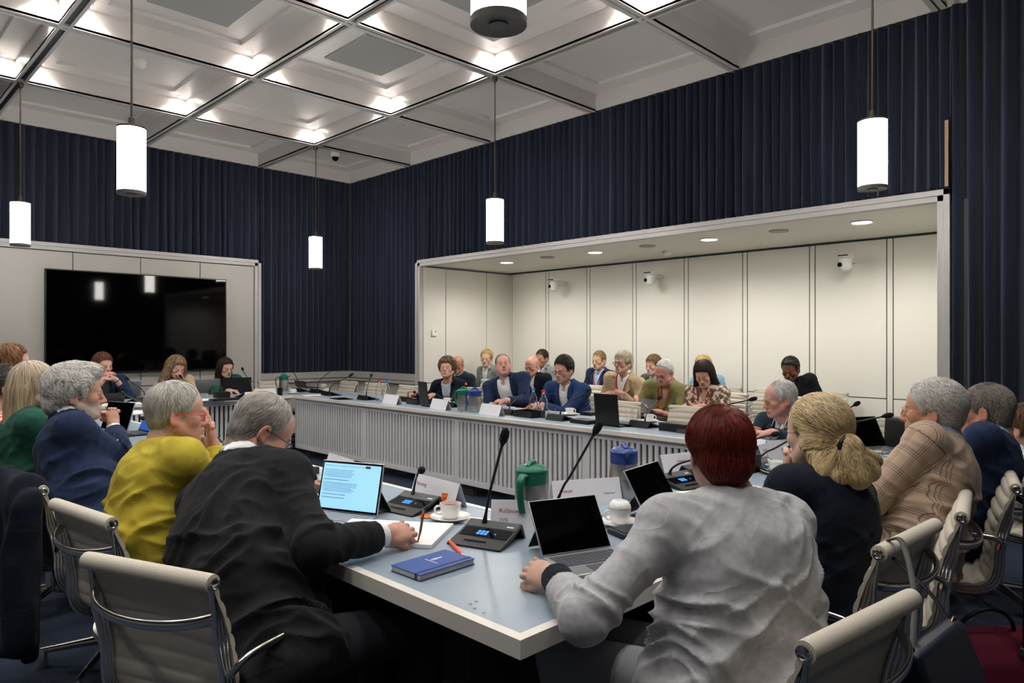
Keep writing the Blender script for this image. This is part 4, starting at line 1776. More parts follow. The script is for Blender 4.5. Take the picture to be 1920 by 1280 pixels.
        if v:
            vw, vz = v       # half width at the neck, depth down the chest
            tip = nk - upU * vz + fwd * .02
            for k in range(14):
                t = k / 13
                c0 = lerp(nk + upU * .02, tip, t) + fwd * .10 * d_
                wd = vw * (1 - t) + (.012 if not flap else flap) * t
                F.box(c0 + fwd * .04, (wd, .135, vz / 26 + .008), RC, op='sub')
            if lapel and P['rz'] not in (180, -90):
                for sd in (1, -1):
                    prev = None
                    for k in range(11):
                        t = .12 + .88 * k / 10
                        wd = vw * (1 - t) + (.012 if not flap else flap) * t
                        c0 = lerp(nk + upU * .02, tip, t) + right * sd * (wd + .006)
                        # walk forward to the surface
                        best = None
                        for st in range(40):
                            qq = c0 + fwd * (.26 - st * .006)
                            if F.sample(qq[None])[0] < 0:
                                best = qq
                                break
                        if best is not None and (prev is None or np.linalg.norm(best - prev[0]) < .055):
                            lw = .030 * math.sin(min(1, t * 1.3 + .35) * PI * .85) + .006
                            if prev is not None:
                                F.ell((best + prev[0]) / 2 + right * sd * lw * .8 + fwd * .001, (lw, .006, np.linalg.norm(best - prev[0]) * .9), RC, k=.004)
                            prev = (best,)
        GF.append(F)
        Pn, Fc = F.mesh()
        G = F.grad(Pn)
        edge = np.clip(-F.sample(Pn - G * .02) / .014, 0, 1)
        Pn = Pn + G * (folds(Pn, G, amp) * edge)[:, None]
        pc = None
        if pattern:
            best = np.full(len(Pn), 9.0)
            a0, b0 = np.zeros(len(Pn)), np.zeros(len(Pn))
            for sd in (1, -1):
                a, e, wv, hd = arm[sd]
                off_ = 0
                for (p0, p1) in ((a, e), (e, wv)):
                    ba = p1 - p0
                    LL = np.linalg.norm(ba)
                    t_ = np.clip(((Pn - p0) @ ba) / LL ** 2, 0, 1)
                    rr = np.linalg.norm(Pn - (p0 + t_[:, None] * ba), axis=1)
                    u1 = nrm(np.cross(ba, right + fwd * .3))
                    v1 = nrm(np.cross(ba, u1))
                    an = np.arctan2((Pn - p0) @ u1, (Pn - p0) @ v1) * .065
                    ok = (rr < best) & (rr < .085) & ((((Pn - p0) @ ba) / LL ** 2 > -.02) | (off_ > 0))
                    best = np.where(ok, rr, best)
                    a0 = np.where(ok, off_ + t_ * LL, a0)
                    b0 = np.where(ok, an, b0)
                    off_ += LL
            tor = best > 8
            a0 = np.where(tor, (Pn - mid) @ upU + 1.0, a0)
            b0 = np.where(tor, (Pn - mid) @ right * 1.15, b0)
            pc = np.stack([a0, b0 + 2.0, a0 * 0], 1)
        return np_mesh(name, Pn, Fc, m, root, col=pc)

    GF = []
    made = {}
    for gspec in P['clothes']:
        made[gspec[0]] = garment(*gspec[:1], **gspec[1])

    def surf(u, z, off=.004, fields=None):
        c0 = nk + right * u + upU * z
        st_ = .30 - np.arange(75) * .005
        pts = c0[None] + fwd[None] * st_[:, None]
        val = np.min([Fg.sample(pts) for Fg in (fields or GF)], axis=0)
        ix = np.argmax(val < 0)
        if val[ix] >= 0:
            return c0 + fwd * .1
        a_, b2 = val[ix - 1], val[ix]
        t_ = a_ / (a_ - b2) if ix else 0
        return pts[ix - 1] * (1 - t_) + pts[ix] * t_ + fwd * off

    def strip(rows, name, m, parent, th=.0035):
        b = MB()
        nc = len(rows[0])
        vs = [p for r_ in rows for p in r_]
        fs = [(j * nc + i, j * nc + i + 1, (j + 1) * nc + i + 1, (j + 1) * nc + i) for j in range(len(rows) - 1) for i in range(nc - 1)]
        b.add(vs, fs)
        return b.build(name, m, parent, smooth=180, solid=th)

    if P['rz'] in (180, -90):
        for gname, gs in P['clothes']:
            if gs.get('lapel') and gs.get('v'):
                vw, vz = gs['v']
                fl = gs.get('flap') or .012
                Fj = [GF[-1]]
                for sd in (1, -1):
                    rows = []
                    for k in range(14):
                        t_ = k / 13
                        ed = vw * (1 - t_) + fl * t_ + .004
                        z = .025 - (vz + .02) * t_ * .97
                        wl = .062 * (1 - t_) ** .7 + .006 if t_ > .26 else .044 + .02 * t_
                        if .20 < t_ < .27:
                            wl *= .72
                        dref = [surf(sd * (ed + q), z, .004, Fj) for q in (.016, .034)]
                        dd = [float((r_ - nk) @ fwd) for r_ in dref]
                        row = []
                        for q in np.linspace(-.004, wl, 4):
                            if q < .016:
                                dep = dd[0] + (dd[0] - dd[1]) / .018 * (.016 - q) * .6
                            else:
                                pp = surf(sd * (ed + q), z, .004, Fj)
                                dep = float((pp - nk) @ fwd)
                                if dep < dd[0] - .06:
                                    dep = dd[0] - (q - .016) * .8
                            row.append(nk + right * sd * (ed + q) + upU * z + fwd * (dep + .004))
                        rows.append(row)
                    strip(rows, 'lapel', gs['m'], made[gname])
            if gname == 'shirt' and gs.get('col_ring'):
                for sd in (1, -1):
                    rows = []
                    for t_ in np.linspace(0, 1, 5):
                        row = []
                        for q in np.linspace(0, 1, 4):
                            a_ = np.array([.004 + .05 * t_, .028 + .020 * t_])
                            b2 = np.array([.020 + .052 * t_ * .7, -.030 + .055 * t_])
                            uv = a_ * (1 - q) + b2 * q
                            row.append(surf(sd * uv[0], uv[1], .006, [GF[0]]))
                        rows.append(row)
                    strip(rows, 'collar', gs['m'], made[gname], .003)
    # trousers and shoes
    m_tr = P.get('trousers', m_trdark)
    tl = hip - V3(.28, .2, .6)
    F = Field((-.32, -.18, .02), (.32, .66, .70), .012)
    kz = P.get('kneez', .53)
    sprd = .11 if not fem else .085
    F.ell(hip + V3(0, 0, -.03), (.168 * w_, .13 * d_, .095), k=.03)
    for sd in (1, -1):
        F.cone((sd * .085, .02, .55), (sd * sprd, .44, kz), .088 * w_, .062, k=.03)
        F.cone((sd * sprd, .44, kz), (sd * sprd, .40, .10), .064, .048, k=.03, flat1=True)
    Pn, Fc = F.mesh()
    G = F.grad(Pn)
    Pn = Pn + G * (.004 * noise3(Pn * np.array([9, 9, 14.])))[:, None]
    np_mesh('trousers', Pn, Fc, m_tr, root)
    for sd in (1, -1):
        b = MB()
        F = Field((sd * sprd - .07, .28, 0), (sd * sprd + .07, .62, .17), .008)
        F.ell((sd * sprd, .47, .038), (.043, .115, .036), k=.02)
        F.cone((sd * sprd, .40, .05), (sd * sprd, .40, .13), .044, .036, k=.02)
        F.box((sd * sprd, .45, .002), (.1, .3, .012), op='sub')
        Pn, Fc = F.mesh()
        np_mesh('shoe', Pn, Fc, m_shoe, root)

    # accessories
    if P.get('glasses'):
        glasses(T, H, hs, root, *P['glasses'])
    if P.get('tie'):
        tmp = []
        for t in np.linspace(0, 1, 12):
            c0 = surf(0, .015 - .30 * t, .002, [GF[0]])
            wd = .014 + .02 * t
            tmp.append((c0, wd))
        vs, fs = [], []
        for c0, wd in tmp:
            for sgn, dz in ((-1, .004), (1, .004), (1, .012), (-1, .012)):
                vs.append(c0 + right * wd * sgn + fwd * dz)
        for j in range(len(tmp) - 1):
            for k in range(4):
                fs.append((4 * j + k, 4 * j + (k + 1) % 4, 4 * j + 4 + (k + 1) % 4, 4 * j + 4 + k))
        MB().add(vs, fs).build('tie', P['tie'], root, smooth=40)
    if P.get('lanyard'):
        zb = P['lanyard']
        b = MB()
        tip = surf(0, -zb, .010)
        for sd in (1, -1):
            pts = [nk + right * sd * .02 - fwd * .080 + upU * .035, nk + right * sd * .066 - fwd * .03 + upU * .03]
            for q in (.0, .2, .4, .6, .8):
                pts.append(surf(sd * (.066 * (1 - q) + .006), .0 - zb * q, .008))
            pts.append(tip)
            b.tube(crom([tuple(p) for p in pts], 4), .0075, 6, flat=(1, .45))
        b.build('lanyard', m_red, root, smooth=60)
        if P.get('badge', True):
            b = MB()
            b.M = Matrix([[right[0], fwd[0], upU[0], tip[0]], [right[1], fwd[1], upU[1], tip[1]], [right[2], fwd[2], upU[2], tip[2]], [0, 0, 0, 1]])
            b.box(-.028, .028, .004, .007, -.085, -.012)
            b.build('badge', m_pape, root)
    if P.get('watch'):
        a, e, wv, hd = arm[P['watch']]
        dv = nrm(wv - e)
        c0 = wv - dv * .015
        u1 = nrm(np.cross(dv, V3(0, 0, 1)))
        v1 = np.cross(dv, u1)
        MB().tube([tuple(c0 + (u1 * math.cos(q) + v1 * math.sin(q)) * .031) for q in np.linspace(0, 2 * PI, 24)[:-1]], .006, 6, closed=True).build('watch', m_black, root, smooth=60)
    return root, dict(T=T, nk=nk, right=right, fwd=fwd, up=upU, arm=arm, Rw=Rw, hipw=hipw)


m_red = mat('lanyard_red', 'c8202c', rough=.6)
m_trdark = mat('trousers_dark', '1b1d24', rough=.85, bump=.2, bscale=300)


def cloth(name, c, c2=None, ns=30, rough=.9, bump=.14, sheen=.03, **k):
    k.setdefault('wr', .4)
    return mat(name, c, rough=rough, mix=c2, nscale=ns, bump=bump * .5, bscale=900, bdist=.001, sheen=sheen, spec=.2, **k)
# ------------------------------------------------------------------ who sits where
def atx(px, py, x):
    a = (px - 960) / FPX
    Z = x / (a * _c - _s)
    X = a * Z
    return Vector((x, X * _s + Z * _c, HC - (py - HY) / FPX * Z))


def suit(jc, sc, v=(.062, .27), jname='jacket', pattern=False, amp=.0055, flap=.022, j2=None, g=.018, lapel=True, collar=True, m=None):
    return [('shirt', dict(g=.005, m=sc, sleeve=1.0, sg=-.003, cuffw=.007, neckr=.052, col_ring=(.0585, .062), amp=.002, v=(.014, .04))),
            (jname, dict(g=g, m=jc, sleeve=.93, v=v, lapel=lapel, col_ring=(.066, .044) if collar else None, amp=amp, flap=flap, cuffw=.004, length=.03, pattern=pattern))]


w_shirt = cloth('shirt_white', 'e8e8ea', rough=.8, bump=.2)
b_shirt = cloth('shirt_blue', '7fa0cf', rough=.8, bump=.2)
lb_shirt = cloth('shirt_light_blue', 'a9c6dd', rough=.8, bump=.2)
navy = cloth('cloth_navy', '1f2a44', '243250', bump=.4)
navy2 = cloth('cloth_navy_deep', '0f1420', '131927', bump=.4)
blue = cloth('cloth_blue', '24365e', '2a3f6b', bump=.4)
blacks = cloth('cloth_black', '1a1a1d', '202023', bump=.5)
black2 = cloth('cloth_dark', '101216', '16181d', bump=.4)
green = cloth('cloth_green', '1f4a3b', '27584a', bump=.3)
mustard = cloth('cloth_mustard', 'a3932e', 'b3a239', bump=.4, ns=14)
ltgrey = cloth('cloth_light_grey', 'b4b4b6', 'a6a6a9', bump=.6, ns=60)
greyj = cloth('cloth_grey', '8a8d8d', '7c8080', bump=.5)
dgrey = cloth('cloth_charcoal', '55585a', '4b4e50', bump=.4)
beige = cloth('cloth_beige', 'c2ab8b', 'b49c7c', bump=.4, ns=16)
olive = cloth('cloth_olive', '7d7a4e', '6f6c43', bump=.4, ns=12)
coral = cloth('cloth_coral', 'e0655a', 'e9e2dd', ns=60, lo=.48, hi=.52, ndet=1)
blouse = cloth('cloth_pattern', '6a5040', 'd8c5b6', ns=26, lo=.5, hi=.56, ndet=2, sheen=.3)
whpat = cloth('cloth_white_pattern', 'd9dde2', '9aa6b3', ns=45, lo=.45, hi=.6)
denim = cloth('cloth_pale_blue', '8db0c4', '7fa3b8')

# brown check with fine double lines
m_check = mat('cloth_check', 'b59f8d', rough=.85, bump=.4, bscale=600, bdist=.0015, sheen=.1, spec=.2)
nt = m_check.node_tree
bs = nt.nodes['Principled BSDF']
se = nt.nodes.new('ShaderNodeSeparateXYZ')


def _n(op, a, b=None, c=None):
    n = nt.nodes.new('ShaderNodeMath')
    n.operation = op
    for k, v in enumerate((a, b, c)):
        if v is None:
            continue
        if isinstance(v, (int, float)):
            n.inputs[k].default_value = v
        else:
            nt.links.new(v, n.inputs[k])
    return n.outputs[0]


def _lines(src, per, offs, wd):
    out = None
    for o in offs:
        f = _n('FRACT', _n('MULTIPLY', _n('ADD', src, o), 1 / per))
        m = _n('LESS_THAN', f, wd / per)
        out = m if out is None else _n('MAXIMUM', out, m)
    return out


vc = nt.nodes.new('ShaderNodeVertexColor')
vc.layer_name = 'tint'
nt.links.new(vc.outputs['Color'], se.inputs[0])
L1 = _lines(se.outputs[0], .085, (0, .009, .018), .0024)
L2 = _lines(se.outputs[1], .075, (0, .009, .018), .0024)
mk = _n('MAXIMUM', L1, L2)
mx = nt.nodes.new('ShaderNodeMix')
mx.data_type = 'RGBA'
mx.inputs['A'].default_value = lin('ad9784')
mx.inputs['B'].default_value = lin('5c4438')
nt.links.new(_n('MULTIPLY', mk, .75), mx.inputs['Factor'])
nt.links.new(mx.outputs['Result'], bs.inputs['Base Color'])

SK1, SK2, SK3, SK4 = 'c9967c', 'bd8466', 'd2a58b', '6b432e'


def V(v):
    return np.array(v, float)


PEOPLE = []


def add(**k):
    PEOPLE.append(k)


# ---- near side of the table, facing the alcove (rz 0) ----
add(label='person with grey hair and glasses in a black suit, leaning forward and writing on paper', rz=0, near=True,
    tilt=.15, shrug={1: -.06, -1: .01}, hc=aty(490, 806, 1.08), hip=(-1.84, .91), res=.0036, head=(-8, 36, 0), bend=.22, twist=6, w=1.1, d=1.08, skin='c08a72', flush='b5624f', flushk=1.1,
    hair=('7c726a', 'd2ccc4'), hstyle=dict(line='high', t=.003, groove=.002, strands=9000, len=.034, mess=.45, lift=.4, sr=.0010, bald=((0, .085, .125), .052), crown=(0, -.04, .13), dir=(0, -.5, -.8)),
    glasses=(m_rim, .0013, .026, .017), beard=('a89a90', .5), fat=.6,
    hands={1: dict(p=at(722, 1003, .80), d=(-.10, .95, -.02), n=(-.45, -.1, -.9), curl=.72, thumb=(.3, .8, .45), tcurl=.25, pole=(.9, -.5, -.6)),
           -1: dict(p=at(556, 917, .79), d=(.5, .8, .1), n=(.5, -.2, -.6), curl=.5, pole=(-.9, -.3, -.5))},
    clothes=suit(blacks, w_shirt, g=.022, amp=.009))
add(label='person with short grey hair in a mustard shirt, hands raised to the face', rz=0, near=True,
    headscale=.90, hc=aty(331, 775, .95), hip=(-2.62, .90), head=(-14, 6, 0), bend=.16, twist=-4, skin='c48c74', flush='c4715d', w=.98,
    hair=('9a948c', 'dcd8d0'), hstyle=dict(line='norm', t=.010, groove=.0035, strands=9000, len=.055, mess=.4, lift=1.2, sr=.0009, top=.0),
    glasses=(m_red, .0013, .024, .017), belly=.02,
    hands={1: dict(p=aty(400, 842, 1.12), d=(.0, -.10, 1), n=(-.35, -.9, -.1), curl=.22, spread=.35, fcurl=(.12, .18, .25, .2), thumb=(.3, .9, .1), pole=(.5, .2, -1)),
           -1: dict(p=aty(368, 842, 1.16), d=(.2, -.1, 1), n=(.4, -.8, -.1), curl=.5, pole=(-.4, .3, -1))},
    clothes=[('shirt', dict(g=.020, m=mustard, sleeve=.97, col_ring=(.070, .010), amp=.0085, cuffw=.004, sg=.016, neckr=.060))], trousers=m_trdark)
add(label='person with bushy white curls in a navy blazer, fist held against the mouth', rz=0, near=True,
    hc=aty(143, 738, .86), shrug={1: -.065, -1: -.01}, hip=(-3.42, .88), head=(-12, 3, 0), bend=.12, twist=-10, w=1.1, skin='c08a70', flush='bf7460', beard=('c9c2ba', .75),
    hair=('b5aea5', 'f2f0ec'), hstyle=dict(line='norm', t=.019, top=.0, curl=.011, freq=26, strands=6500, len=.06, mess=1.0, wave=.006, lift=3, sr=.0011, extra=[('e', (0, -.085, -.045), (.06, .035, .045)), ('e', (0, .05, .105), (.055, .04, .03))]),
    hands={1: dict(p=aty(213, 803, 1.04), d=(-.35, .05, .75), n=(-.75, -.6, -.2), curl=1.2, thumb=(.2, .8, .4), tcurl=.5, pole=(.7, .3, -.8)),
           -1: dict(p=(-3.12, 1.02, .64), d=(.7, .4, -.5), n=(-.2, -.4, -.9), curl=.7, pole=(-.8, -.3, -.5))},
    clothes=suit(navy, w_shirt, g=.021, amp=.007))
add(label='person with long straight blond grey hair in a green jacket, seen from behind', rz=0, near=True, fem=True, res=.006,
    hc=aty(66, 722, .82), hip=(-4.32, .86), head=(-34, 0, 0), bend=.08, skin='d0a58e',
    hair=('8f7a5e', 'c8b491'), hstyle=dict(line='long', t=.009, root='cfc8bd', groove=.0035, strands=4200, len=.16, mess=.06, lift=.2, sr=.0012,
        extra=[('c', (.055, -.05, -.04), (.075, -.095, -.30), .048, .038, .04), ('c', (-.055, -.05, -.04), (-.07, -.10, -.32), .048, .038, .04), ('c', (0, -.075, -.04), (0, -.12, -.33), .055, .045, .05), ('c', (.07, -.01, -.02), (.085, -.03, -.16), .026, .022, .03)]),
    clothes=[('jacket', dict(g=.018, m=green, sleeve=.95, col_ring=(.072, .0), amp=.005))])
add(label='person with dark grey streaked hair in a low bun and a coral patterned top', rz=0, fem=True, near=False,
    hc=aty(13, 725, .80), hip=(-5.12, .86), head=(-5, 4, 0), skin='c8957c',
    hair=('2a2827', '77736f'), hstyle=dict(line='norm', t=.012, groove=.004, strands=1800, len=.06, mess=.15, sr=.0013, gather=(0, -.12, -.02), extra=[('e', (0, -.125, -.02), (.042, .032, .042))]),
    clothes=[('blouse', dict(g=.014, m=coral, sleeve=.95, amp=.004))])
add(label='person with auburn wavy hair, mostly hidden, farthest along the near side', rz=0, fem=True, near=False,
    hc=aty(22, 683, .92), hip=(-5.72, .88), head=(-8, -4, 0), s=1.03, skin='cf9f86',
    hair=('5b3a22', '9a7048'), hstyle=dict(line='long', t=.018, top=.01, groove=.005, strands=1500, len=.08, mess=.4, sr=.0014, extra=[('c', (0, -.07, -.03), (0, -.1, -.18), .07, .06, .05)]),
    clothes=[('jacket', dict(g=.016, m=beige, sleeve=.95, amp=.004))])

# ---- right end of the table, facing the screen (rz 90) ----
add(label='person with short dark red hair in a light grey linen jacket, seen from behind', rz=90, near=True, fem=True, w=1.14, d=1.1,
    hc=atx(1348, 848, -.90), hip=(-.85, 1.56), res=.0038, head=(-44, 6, 0), bend=.12, twist=-22, skin='c79a82', headscale=.90,
    hair=('42160f', '8a3226'), hstyle=dict(line='norm', t=.013, top=.002, curl=.005, freq=22, strands=8000, len=.06, mess=.6, lift=2.0, sr=.0011, extra=[('e', (0, -.075, -.03), (.066, .045, .055))]),
    hands={-1: dict(p=at(1043, 1083, .79), d=(-.70, -.10, .06), n=(.1, .55, -.8), curl=.85, thumb=(.3, .8, .3), tcurl=.4, pole=(-1, -.3, -.5)),
           1: dict(p=(-1.33, 2.16, .79), d=(-.9, -.2, .0), n=(0, 0, -1), curl=.3, pole=(1, -.4, -.5))},
    clothes=[('sweater', dict(g=.008, m=navy2, sleeve=1.0, sg=.006, amp=.002, neckr=.058, cuffw=.004)),
             ('jacket', dict(g=.024, m=ltgrey, sleeve=.84, v=(.06, .24), col_ring=(.078, .020), amp=.009, cuffw=.008, sg=.009, length=.10))], trousers=cloth('trousers_grey', '8c8d90'))
add(label='person with a blond ponytail and dark hair tie in a navy top', rz=90, near=True, fem=True, w=1.08,
    hc=atx(1533, 812, -.92), hip=(-.92, 2.24), head=(-22, 4, 0), bend=.10, twist=-12, skin='d3a78f',
    hairtie=(0, -.124, -.032), hair=('8e7046', 'dcc596'), glasses=(m_rim, .0012, .026, .020),
    hstyle=dict(line='norm', t=.012, top=.0, root='9d8f7c', groove=.0045, strands=6000, len=.075, mess=.18, wave=.002, lift=.4, sr=.0011, gather=(0, -.118, -.030), curl=.004, freq=24,
        extra=[('e', (0, -.115, -.028), (.036, .03, .030), .01), ('c', (0, -.125, -.035), (-.045, -.12, -.125), .026, .030, .012), ('c', (0, -.130, -.035), (.0, -.15, -.13), .030, .036, .012), ('c', (0, -.13, -.035), (.055, -.145, -.115), .028, .032, .012), ('c', (0, -.13, -.04), (.085, -.14, -.085), .022, .024, .012), ('c', (-.02, -.11, -.05), (-.085, -.09, -.115), .022, .024, .012),
               ('c', (-.065, -.03, -.03), (-.055, -.08, -.13), .028, .030, .03), ('c', (.065, -.03, -.03), (.055, -.08, -.12), .028, .030, .03)]),
    hands={-1: dict(p=atx(1478, 893, -1.03), d=(-.05, .0, 1), n=(.85, .4, .1), curl=.95, thumb=(.3, .9, .2), pole=(-.5, .5, -1)),
           1: dict(p=(-1.25, 2.45, .79), d=(-.9, -.3, 0), n=(0, 0, -1), curl=.4, pole=(1, -.3, -.5))},
    clothes=[('sweater', dict(g=.018, m=navy2, sleeve=.97, amp=.006, neckr=.066))], trousers=cloth('trousers_slate', '4b5568'))
add(label='person with wavy grey hair, wire glasses and a brown checked jacket', rz=90, near=True, w=1.08,
    headscale=.99, hc=atx(1750, 770, -.81), hip=(-.86, 3.00), head=(4, 2, 0), bend=.16, skin='bf876c', flush='b5664f', glasses=(m_gold, .0010, .027, .021, 2.6),
    hair=('858079', 'e6e2dc'), hstyle=dict(line='norm', t=.009, top=.002, curl=.005, freq=30, strands=8000, len=.055, mess=.55, wave=.003, lift=1.2, sr=.0011, dir=(0, -.7, -.6)),
    hands={-1: dict(p=(-1.13, 3.00, .79), d=(-.8, .5, 0), n=(0, 0, -1), curl=.4, pole=(-1, -.2, -.6)), 1: dict(p=(-1.15, 3.22, .79), d=(-.8, -.5, 0), n=(0, 0, -1), curl=.4, pole=(1, -.3, -.5))},
    clothes=suit(m_check, b_shirt, g=.021, amp=.0065, pattern=True))
add(label='person with short cropped grey hair in a dark navy suit at the right edge', rz=90, near=True, w=1.1,
    hc=atx(1848, 770, -.75), hip=(-.87, 3.62), head=(-4, 4, 0), bend=.12, skin='b97d63', flush='a85a45',
    hair=('6a625a', 'b5aba1'), hstyle=dict(line='high', t=.002, top=.0, groove=.0015, strands=8000, len=.02, mess=.7, lift=2, sr=.0010),
    hands={-1: dict(p=(-1.13, 3.56, .79), d=(-.8, .5, 0), n=(0, 0, -1), curl=.4, pole=(-1, -.2, -.6))},
    clothes=suit(navy, lb_shirt, g=.021, amp=.006))
add(label='person with brown wavy hair in a white patterned top, half hidden at the right edge', rz=90, near=False, fem=True,
    hc=atx(1922, 803, -.72), hip=(-.80, 4.62), head=(-25, 4, 0), skin='c8957c',
    hair=('3a2a1e', '8b6a48'), hstyle=dict(line='norm', t=.016, groove=.004, strands=1800, len=.07, mess=.4, sr=.0013, extra=[('c', (0, -.10, -.04), (.0, -.15, -.12), .05, .05, .03)]),
    clothes=[('blouse', dict(g=.018, m=whpat, sleeve=.95, amp=.006))])

# ---- behind the alcove side of the table (rz 180) ----
add(label='person with short curly brown hair in a dark navy jacket and pale top', rz=180, fem=True, w=1.04, s=1.0,
    hc=aty(838, 692, 5.30), hip=(-6.48, 5.46), head=(38, -14, 0), twist=20, skin='c9957a', headscale=1.0,
    hair=('4e3b2e', '8b7260'), hstyle=dict(line='norm', t=.024, top=.014, curl=.016, freq=26, strands=2200, len=.045, mess=1.2, lift=4, sr=.0016, extra=[('e', (0, .060, .085), (.055, .030, .028)), ('e', (-.05, .02, .08), (.04, .05, .04)), ('e', (0, -.07, -.06), (.055, .04, .05))]),
    hands={1: dict(p=(-6.70, 5.02, .79), d=(.3, -.9, 0), n=(0, 0, -1), curl=.4), -1: dict(p=(-6.34, 5.02, .79), d=(-.3, -.9, 0), n=(0, 0, -1), curl=.4)},
    clothes=[('blouse', dict(g=.006, m=cloth('top_pale_blue', 'b9c6d6'), sleeve=.6, amp=.002, neckr=.075)), ('jacket', dict(g=.020, m=navy2, sleeve=.95, v=(.075, .26), lapel=True, amp=.004))])
add(label='heavy person in an open navy suit and white shirt, hands together', rz=180, w=1.18, d=1.2, s=1.06, belly=.07,
    hc=aty(943, 684, 5.36), hip=(-5.50, 5.60), head=(48, -12, 6), twist=24, skin='cf9480', flush='c4695a', flushk=1.2, fat=.3, fw=1.04, headscale=1.0, beard=('b09488', .25),
    hair=('6a5a4e', '96867a'), hstyle=dict(line='high', t=.003, groove=.0015, strands=1200, len=.02, mess=.5, sr=.0014),
    hands={1: dict(p=aty(922, 760, 5.06), d=(.75, -.45, .1), n=(.1, .1, -.9), curl=.5, spread=.2), -1: dict(p=aty(948, 752, 5.04), d=(-.85, -.3, 0), n=(0, .2, -.9), curl=.35, spread=.2)},
    watch=-1, clothes=suit(navy, w_shirt, v=(.085, .40), flap=.085, g=.022, amp=.005))
add(label='person with swept back dark hair and glasses in a blue suit with open white collar', rz=180, w=1.06, s=1.02,
    hc=aty(1057, 694, 5.28), hip=(-4.62, 5.44), head=(4, 10, 0), twist=8, skin='c98f78', beard=('7b5a4c', .35), glasses=(m_rim, .0014, .026, .018), headscale=1.0,
    hair=('100d0c', '3a322e'), hstyle=dict(line='norm', t=.014, top=.022, groove=.005, strands=1600, len=.07, mess=.12, sr=.0015, dir=(0, -1, -.3), crown=(0, .09, .10)),
    hands={1: dict(p=aty(996, 766, 5.00), d=(.0, -.9, 0), n=(.3, 0, -.9), curl=.4), -1: dict(p=(-4.62, 4.98, .79), d=(-.9, -.4, 0), n=(0, 0, -1), curl=.4)},
    clothes=suit(blue, w_shirt, v=(.06, .30), flap=.03, amp=.005))
add(label='white haired person with bald front in a dark suit leaning over folded arms', rz=180, w=1.06, near=False, res=.005,
    hc=aty(1462, 748, 5.02), hip=(-2.18, 5.46), head=(-42, 10, 0), bend=.2, twist=-10, skin='c98c78', flush='c4695a', flushk=1.2, glasses=(m_gold, .0012, .025, .017), headscale=1.06,
    hair=('a8a29c', 'e4e0dc'), hstyle=dict(line='high', t=.010, curl=.005, freq=34, strands=2200, len=.035, mess=.6, lift=1, sr=.0014, bald=((0, .065, .135), .070)),
    hands={1: dict(p=aty(1400, 800, 4.76), d=(.75, -.2, -.05), n=(0, -.2, -.95), curl=.3), -1: dict(p=aty(1446, 812, 4.58), d=(-.9, .0, -.05), n=(0, -.1, -.95), curl=.45)},
    clothes=suit(cloth('cloth_slate', '26313c', '2c3844'), w_shirt, v=(.065, .26), amp=.005))

# ---- audience in the alcove (rz 180) ----
add(label='bald person with glasses in a dark sweater, behind the short curly brown hair', rz=180,
    hc=aty(858, 684, 6.30), hip=(-7.42, 6.46), head=(30, 10, 0), skin='b97c5e', glasses=(m_rim, .0015, .024, .017), hair=('6b5c50', '9a8c80'),
    hstyle=dict(line='high', t=.001, groove=.001, bald=((0, .02, .12), .085)),
    clothes=[('shirt', dict(g=.005, m=lb_shirt, sleeve=.9, sg=.003, col_ring=(.064, .02), neckr=.056, amp=.002)), ('sweater', dict(g=.016, m=cloth('sweater_dark', '1c2a36'), sleeve=.95, amp=.004, neckr=.064))])
add(label='young blond person in a grey blazer and pale shirt, standing out in the back row', rz=180, s=1.02,
    hc=aty(912, 672, 7.15), hip=(-7.72, 7.28), head=(34, 4, -4), skin='cf9d80', fw=.92,
    hair=('a58350', 'd9bd82'), hstyle=dict(line='norm', t=.014, top=.012, groove=.004, strands=900, len=.05, mess=.2, sr=.0018, dir=(.6, .3, -.6)),
    clothes=suit(greyj, w_shirt, v=(.07, .34), flap=.06))
add(label='bald person with shaved head in a dark suit looking down, front alcove row', rz=180,
    hc=aty(998, 686, 6.72), hip=(-6.32, 6.86), head=(10, 14, 0), skin='c98d75', glasses=(m_rim, .0011, .024, .016), headscale=1.03, browk=.4,
    hair=('a08c80', 'b09c90'), hstyle=dict(line='high', t=-.001, groove=.0005, bald=((0, .0, .12), .10)),
    clothes=suit(navy2, w_shirt))
add(label='person with short dark hair, light grey suit and black tie in the back row', rz=180,
    hc=aty(1016, 672, 7.60), hip=(-7.05, 7.66), head=(8, 10, 0), skin='b98164', beard=('6a4c3a', .35),
    hair=('241a14', '45352a'), hstyle=dict(line='norm', t=.008, top=.008, groove=.003, strands=900, len=.03, mess=.4, sr=.0018),
    tie=m_black, clothes=suit(greyj, w_shirt))
add(label='young person with cropped sandy hair, navy blazer and red lanyard in the back row', rz=180,
    hc=aty(1123, 676, 7.58), hip=(-5.98, 7.64), head=(4, 4, 0), skin='cc9a7e', fw=.93, lanyard=.22, badge=False,
    hair=('7a5f3c', 'a98a5c'), hstyle=dict(line='norm', t=.006, top=.012, groove=.003, strands=900, len=.03, mess=.3, sr=.0018),
    clothes=suit(navy, lb_shirt, v=(.07, .30), flap=.05))
